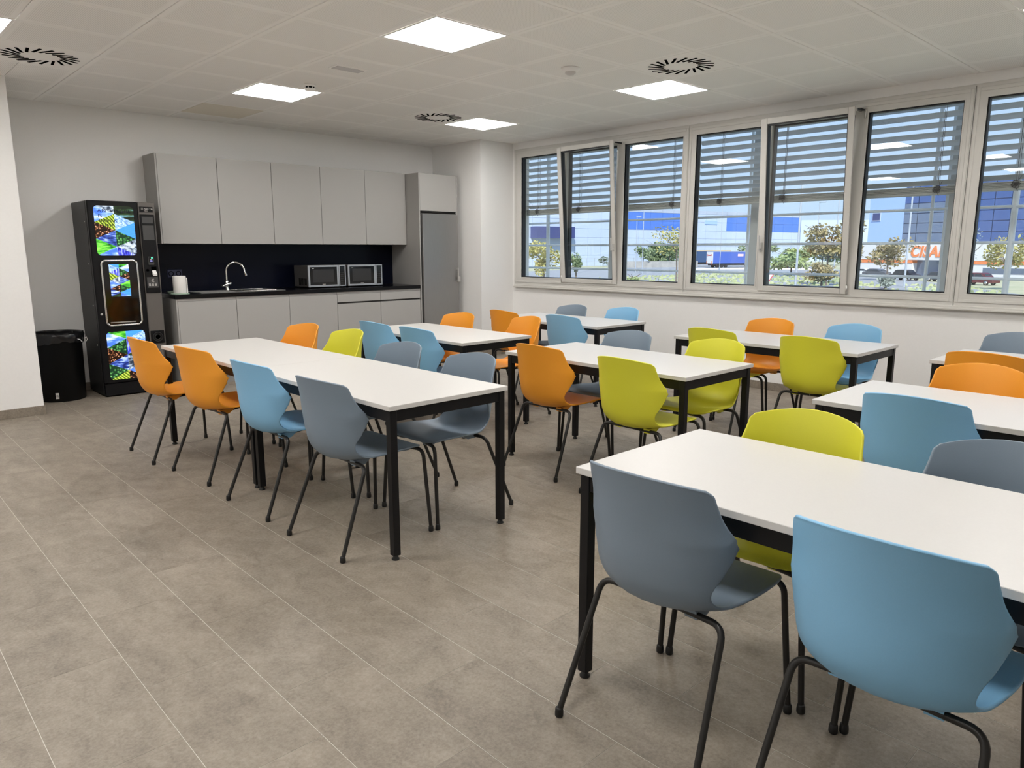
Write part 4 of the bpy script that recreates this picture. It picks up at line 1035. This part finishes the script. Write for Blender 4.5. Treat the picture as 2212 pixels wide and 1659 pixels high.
def tree(name, x, y, top, base_z, wid, crown_h, col, n, size, label, seed, group='trees outside the windows', trunk=.16, bare=False):
    t = thing(name, label, 'tree' if 'tree' in name else 'shrub', (x, y, base_z), group=group)
    cz = top-crown_h/2-base_z; q = crown_mesh('crown', wid/2, crown_h/2, n, size, None, seed)
    q.v = [(a, b, c+cz) for a, b, c in q.v]
    o = obj('crown', q, LEAF[col], t, world=False)
    q = MB(); rr = random.Random(seed+5)
    q.tube([(0, 0, -.2), (.05, .03, cz*.4), (0, .1, cz*.8), (.05, .05, cz*1.1)], [trunk, trunk*.8, trunk*.6, trunk*.3], 8)
    for k in range(9 if bare else 6):
        a = rr.uniform(0, 2*PI); z_ = cz*rr.uniform(.55, 1.0); l_ = wid*rr.uniform(.25, .42); q.tube([(0, 0, z_), (l_*.5*math.cos(a), l_*.5*math.sin(a), z_+l_*.45), (l_*math.cos(a), l_*math.sin(a), z_+l_*(1.0 if bare else .7))], [trunk*.4, trunk*.28, trunk*.1], 6)
    obj('trunk', q, M_BARK, t, world=False)
    return t
tree('autumn_tree', 71.6, 69.5, 3.0, GZ, 5.4, 5.8, 'yellow', 1500, .22, 'yellowing bushy tree low in the first window', 1)
tree('autumn_tree', 82.4, 73.3, 1.5, GZ, 3.4, 3.9, 'green', 700, .22, 'small green tree right of the yellowing one, in the tilted far sash', 2)
tree('round_tree', 161.9, 133.9, -.4, GZ, 3.9, 2.6, 'olive', 500, .25, 'little round olive tree by the far fence', 3)
tree('round_tree', 161.8, 119.9, 2.3, GZ, 7.2, 3.9, 'green', 900, .38, 'green roadside tree in front of the warehouse, left one', 4)
tree('round_tree', 171.2, 118.0, 2.9, GZ, 7.0, 4.2, 'green', 900, .38, 'green roadside tree in front of the warehouse, right one', 5)
tree('airy_tree', 82.5, 55.7, 5.3, GZ, 7.8, 6.0, 'yellow', 520, .20, 'thin leaved pale tree beside the mullion in front of the truck', 6, trunk=.12)
tree('tall_tree', 96.4, 41.8, 6.4, GZ, 8.8, 7.2, 'brown', 1500, .30, 'tall browning tree behind the middle tilted sash', 7)
tree('leafy_bush', 125.7, 60.9, 1.9, GZ, 8.5, 4.6, 'bright', 1100, .36, 'bright green bush left of the tall browning tree', 8, group='shrubs outside')
tree('leafy_bush', 90.9, 40.0, .2, GZ, 5.2, 3.2, 'brown', 900, .22, 'low browning tree under the tall one in the middle sash', 9, group='shrubs outside')
tree('autumn_tree', 118.0, 42.0, 3.6, GZ, 7.4, 5.8, 'brown', 1100, .28, 'browning street tree before the office block entrance', 10)
tree('airy_tree', 140.0, 55.0, 4.6, GZ, 3.6, 6.6, 'brown', 400, .28, 'slim sparse tree at the left corner of the office block', 12)
tree('leafy_bush', 94.0, 33.5, -1.45, GZ, 2.9, 1.9, 'grey', 700, .16, 'round grey shrub on the verge before the parked cars', 13, group='shrubs outside')
tree('bare_tree', 98.0, 25.6, 4.3, GZ, 3.0, 5.6, 'grey', 120, .12, 'nearly bare tree at the left of the last window', 14, bare=True, trunk=.10)
tree('autumn_tree', 100.0, 22.6, 3.8, GZ, 5.6, 6.0, 'yellow', 900, .24, 'yellow brown tree at the right edge of the last window', 15)
for k, (x_, y_, lab) in enumerate([(180, 126, 'far green hedge behind the truck, left stretch'), (209, 112, 'far green hedge behind the truck, middle stretch'), (220, 97, 'far green hedge behind the truck, right stretch'), (186, 88.5, 'dense green hedge row behind the distant parked cars'), (196, 70, 'blue green hedge behind the middle sash')]):
    tree('hedge', x_, y_, 3.6 if k < 3 else 2.2, GZ, 15, 6.6 if k < 3 else 5.4, 'green' if k != 4 else 'olive', 1500, .55, lab, 20+k, group='hedges along the far road')
tree('leafy_bush', 88.0, 66.8, -2.5, GZ, 3.2, .9, 'bright', 350, .16, 'small bright green shrub low in the third pane', 31, group='shrubs outside')

# street furniture
M_POLE = mat('galvanised_pole', (.50, .55, .62), .4, .3)
def lamp(x, y, top, arm, label, r=.09):
    t = thing('street_lamp', label, 'street lamp', (x, y, GZ), group='street lamps')
    obj('pole', MB().tube([(x, y, GZ), (x, y, top)], [r, r*.7], 8), M_POLE, t)
    if arm: obj('lamp_head', B(x-.15, x+.15, y-1.0, y+.1, top-.12, top+.05, c=.03), M_POLE, t)
lamp(123.4, 93.3, 8.0, True, 'thin street lamp before the blue warehouse panels, left one'); lamp(116.1, 86.2, 8.8, False, 'thin bare pole before the blue warehouse panels')
lamp(154.2, 92.2, 12.9, False, 'tall lattice like mast behind the truck'); lamp(90.6, 43.2, 9.5, False, 'pale pole in the middle tilted sash', .16)
lamp(120.3, 54.2, 9.0, True, 'street lamp with angled head above the browning tree'); lamp(112.4, 47.7, 9.5, False, 'dark pole right of the browning tree crown', .12); lamp(100.5, 33.6, 9.5, False, 'pale pole before the office block sign', .14)
t = thing('yield_sign', 'triangular give way sign standing at the verge', 'road sign', (86.2, 44.5, GZ))
obj('pole', MB().tube([(86.2, 44.5, GZ), (86.2, 44.5, -1.6)], .04, 8), M_POLE, t)
_d = Vector((86.2, 44.5)).normalized(); _s = Vector((-_d.y, _d.x))
def tri(r, off): return [(86.2+_s.x*r*math.sin(a)-_d.x*off, 44.5+_s.y*r*math.sin(a)-_d.y*off, -1.9-r*math.cos(a)) for a in (0, 2*PI/3, 4*PI/3)]
q = MB(); A_, B_ = tri(.62, .05), tri(.62, .08); q.add(A_+B_, [(0, 1, 2), (5, 4, 3), (0, 3, 4, 1), (1, 4, 5, 2), (2, 5, 3, 0)]); obj('plate', q, mat('sign_red', (.62, .05, .05), .5), t)
q = MB(); A_, B_ = tri(.42, .081), tri(.42, .086); q.add(A_+B_, [(0, 1, 2), (5, 4, 3), (0, 3, 4, 1), (1, 4, 5, 2), (2, 5, 3, 0)]); obj('plate_centre', q, M_WHITEBAND, t)
t = thing('site_fence', 'thin grey fence along the warehouse yard', 'fence', (140, 140, GZ))
WF = oriented_wall((138, 140), (172, 128))
for k in range(15): obj('fence_post', wbox(MB(), WF, k*WF[3]/14-.05, k*WF[3]/14+.05, -.05, .05, GZ, -.9), M_POLE, t)
for z_ in (-1.0, -1.9): obj('fence_rail', wbox(MB(), WF, 0, WF[3], -.03, .03, z_, z_+.08), M_POLE, t)
WR = oriented_wall((150, 122), (176, 112)); o = obj('retaining_wall', wbox(MB(), WR, 0, WR[3], -.6, 0, GZ, -1.7), noisy('rough_stone', (.34, .34, .33), (.46, .45, .43), .8, .9)); tag(o, 'low rough grey stone wall beneath the roadside trees', 'wall')

# cars
def rot_obj(t, ang): t.rotation_euler = (0, 0, ang)
M_TYRE = mat('tyre', (.02, .02, .022), .8); M_CARGLASS = mat('car_glass', (.03, .04, .05), .1); M_HUB = mat('alloy', (.55, .56, .58), .3, .8); M_LAMPR = mat('tail_lamp', (.6, .03, .02), .3)
def car(x, y, ang, col, label, suv=False):
    t = thing('car', label, 'car', (x, y, GZ), group='parked cars'); h_ = 1.62 if suv else 1.45
    pm = mat('car_paint', col, .3, .1)
    prof = [(-2.1, .35), (-2.15, .75), (-2.0, .95), (-1.55, 1.0), (-1.2, h_-.1), (-.9, h_), (.5, h_), (.9, h_-.12), (1.35, .98), (2.0, .88), (2.15, .65), (2.1, .35)]
    q = MB(); n = len(prof); vs = []
    for s_, ins in ((-.86, 0), (.86, 0)):
        for a, b in prof: vs.append((a, s_*(1-.14*max(0, b-.95)/.6), b))
    q.add(vs, [tuple(range(n))[::-1], tuple(range(n, 2*n))]+[(i, (i+1) % n, n+(i+1) % n, n+i) for i in range(n)]); obj('body', q, pm, t, world=False)
    q = MB()
    for s_ in (-1, 1):
        for poly in ([(-1.35, 1.02), (-1.05, h_-.14), (-.35, h_-.12), (-.35, 1.0)], [(-.27, 1.0), (-.27, h_-.12), (.45, h_-.12), (1.1, 1.0)]):
            q.add([(a, s_*(.868*(1-.14*max(0, b-.95)/.6)), b) for a, b in poly], [(0, 1, 2, 3)])
    for xa, za, xb, zb in ((-1.53, 1.05, -1.22, h_-.14), (1.28, 1.02, .93, h_-.15)): q.add([(xa*1.01, -.72, za), (xa*1.01, .72, za), (xb*1.02, .66, zb), (xb*1.02, -.66, zb)], [(0, 1, 2, 3)])
    obj('windows', q, M_CARGLASS, t, world=False)
    for wx in (-1.3, 1.3):
        for s_ in (-1, 1):
            me = MB().lathe([(.2, -.09), (.32, -.09), (.33, 0), (.32, .09), (.2, .09)], 18).mesh('wheel', M_TYRE); wl = link('wheel', me, t, loc=(wx, s_*.80, .33)); wl.rotation_euler = (PI/2, 0, 0)
            hb = MB().lathe([(0, -.095), (.2, -.092), (.2, .092), (0, .095)], 14).mesh('hub', M_HUB); link('hub', hb, wl)
    q = MB(); q.box(-2.16, -2.05, -.78, -.5, .72, .86); q.box(-2.16, -2.05, .5, .78, .72, .86); obj('tail_lamp', q, M_LAMPR, t, world=False)
    rot_obj(t, ang)
oa = math.atan2(WO[1].y, WO[1].x)
car(134.5, 52.0, oa+.3, (.72, .74, .78), 'white car parked at left before the office block'); car(132.0, 48.7, oa+.1, (.10, .11, .13), 'dark grey car parked second from left before the office block')
car(121.5, 40.6, oa, (.02, .02, .025), 'black suv parked behind the grey shrub', True); car(120.3, 35.3, oa+.1, (.05, .055, .07), 'dark car parked below the office entrance'); car(113.0, 28.4, oa, (.12, .018, .025), 'dark red car parked at right in the last window', True)
car(181, 90.5, oa+.4, (.12, .05, .05), 'small maroon car far down the road in the middle sash'); car(178, 84.5, oa+.4, (.04, .04, .05), 'small black car far down the road, right of the maroon one')
# trucks
tk = thing('truck', 'truck with white rear doors and blue curtain side driving away', 'truck', (178, 104, GZ))
pr_, pf = Vector((169.6, 103.6)), Vector((185.0, 97.5)); dv = (pf-pr_).normalized(); Wt = (pr_, dv, Vector((dv.y, -dv.x)), 16)
if Wt[2].dot(-pr_) < 0: Wt = (pr_, dv, -Wt[2], 16)
# the near long side is on n = 0, the body lies behind it
obj('curtain_side', wbox(MB(), Wt, .15, 12.6, -2.5, .0, -2.2, .75), mat('truck_blue', (.06, .13, .50), .5), tk)
obj('roof', wbox(MB(), Wt, 0, 12.7, -2.55, .05, .75, .92), mat('truck_roof', (.30, .36, .50), .5), tk)
rdoor = obj('rear_door', wbox(MB(), Wt, -.05, .15, -2.5, .0, -2.2, .75), M_WHITEBAND, tk, label='white rear doors with red print')
q = MB(); 
for k, (a_, b_, c_, d_) in enumerate([(-2.1, -2.0, -.35, .25), (-1.85, -1.7, -.25, .1), (-1.6, -1.25, -.22, .0), (-1.2, -.95, -.22, .02), (-.9, -.6, -.22, .05), (-.55, -.4, -.22, .2)]): wbox(q, Wt, -.09, -.05, a_, b_, c_, d_)
obj('print', q, mat('truck_print_red', (.55, .06, .05), .5), rdoor)
q = MB(); wbox(q, Wt, -.09, -.05, -2.45, -2.2, -2.15, -1.55); wbox(q, Wt, -.09, -.05, -.3, -.05, -2.15, -1.55); obj('warning_stripe', q, M_ORANGE, rdoor)
obj('badge', wbox(MB(), Wt, 8.0, 9.8, .0, .05, -.4, .25), mat('truck_badge', (.75, .55, .60), .5), tk)
obj('cab', wbox(MB(), Wt, 13.2, 15.4, -2.45, -.05, -2.4, .5), mat('truck_red', (.45, .05, .05), .4), tk)
obj('chassis', wbox(MB(), Wt, .3, 15.2, -2.3, -.2, -2.7, -2.2), M_TYRE, tk)
q = MB()
for s_ in (1.8, 3.1, 4.4, 12.6, 14.6):
    for n_ in (-2.2, -.25):
        c_ = Wt[0]+Wt[1]*s_+Wt[2]*n_; e_ = Wt[2]*.16; q.tube([(c_.x-e_.x, c_.y-e_.y, GZ+.5), (c_.x+e_.x, c_.y+e_.y, GZ+.5)], .5, 16)
obj('wheels', q, M_TYRE, tk)
q = MB(); wbox(q, Wt, -.1, -.05, -2.4, -2.1, -2.5, -2.3); wbox(q, Wt, -.1, -.05, -.4, -.1, -2.5, -2.3); obj('tail_lamp', q, M_LAMPR, tk)
t2 = thing('truck', 'dark blue lorry with yellow top line half hidden left of the truck', 'truck', (170, 116, GZ))
pr2, pf2 = Vector((177, 113.5)), Vector((191, 108)); d2 = (pf2-pr2).normalized(); n2 = Vector((d2.y, -d2.x)); n2 = n2 if n2.dot(-pr2) > 0 else -n2; W2t = (pr2, d2, n2, 14)
obj('box', wbox(MB(), W2t, 0, 12, -2.5, 0, -2.1, .9), mat('lorry_navy', (.04, .09, .20), .5), t2)
obj('top_line', wbox(MB(), W2t, -.02, 12.02, -2.52, .02, .9, 1.15), mat('lorry_yellow', (.65, .42, .12), .5), t2)
obj('cab', wbox(MB(), W2t, -3.0, -.4, -2.4, -.05, -2.4, .2), M_CONC, t2); obj('chassis', wbox(MB(), W2t, -2.8, 12, -2.3, -.2, -2.7, -2.1), M_TYRE, t2)
q = MB()
for s_ in (-1.7, 8.5, 9.8):
    for n_ in (-2.2, -.25):
        c_ = W2t[0]+W2t[1]*s_+W2t[2]*n_; e_ = W2t[2]*.16; q.tube([(c_.x-e_.x, c_.y-e_.y, GZ+.5), (c_.x+e_.x, c_.y+e_.y, GZ+.5)], .5, 16)
obj('wheels', q, M_TYRE, t2)
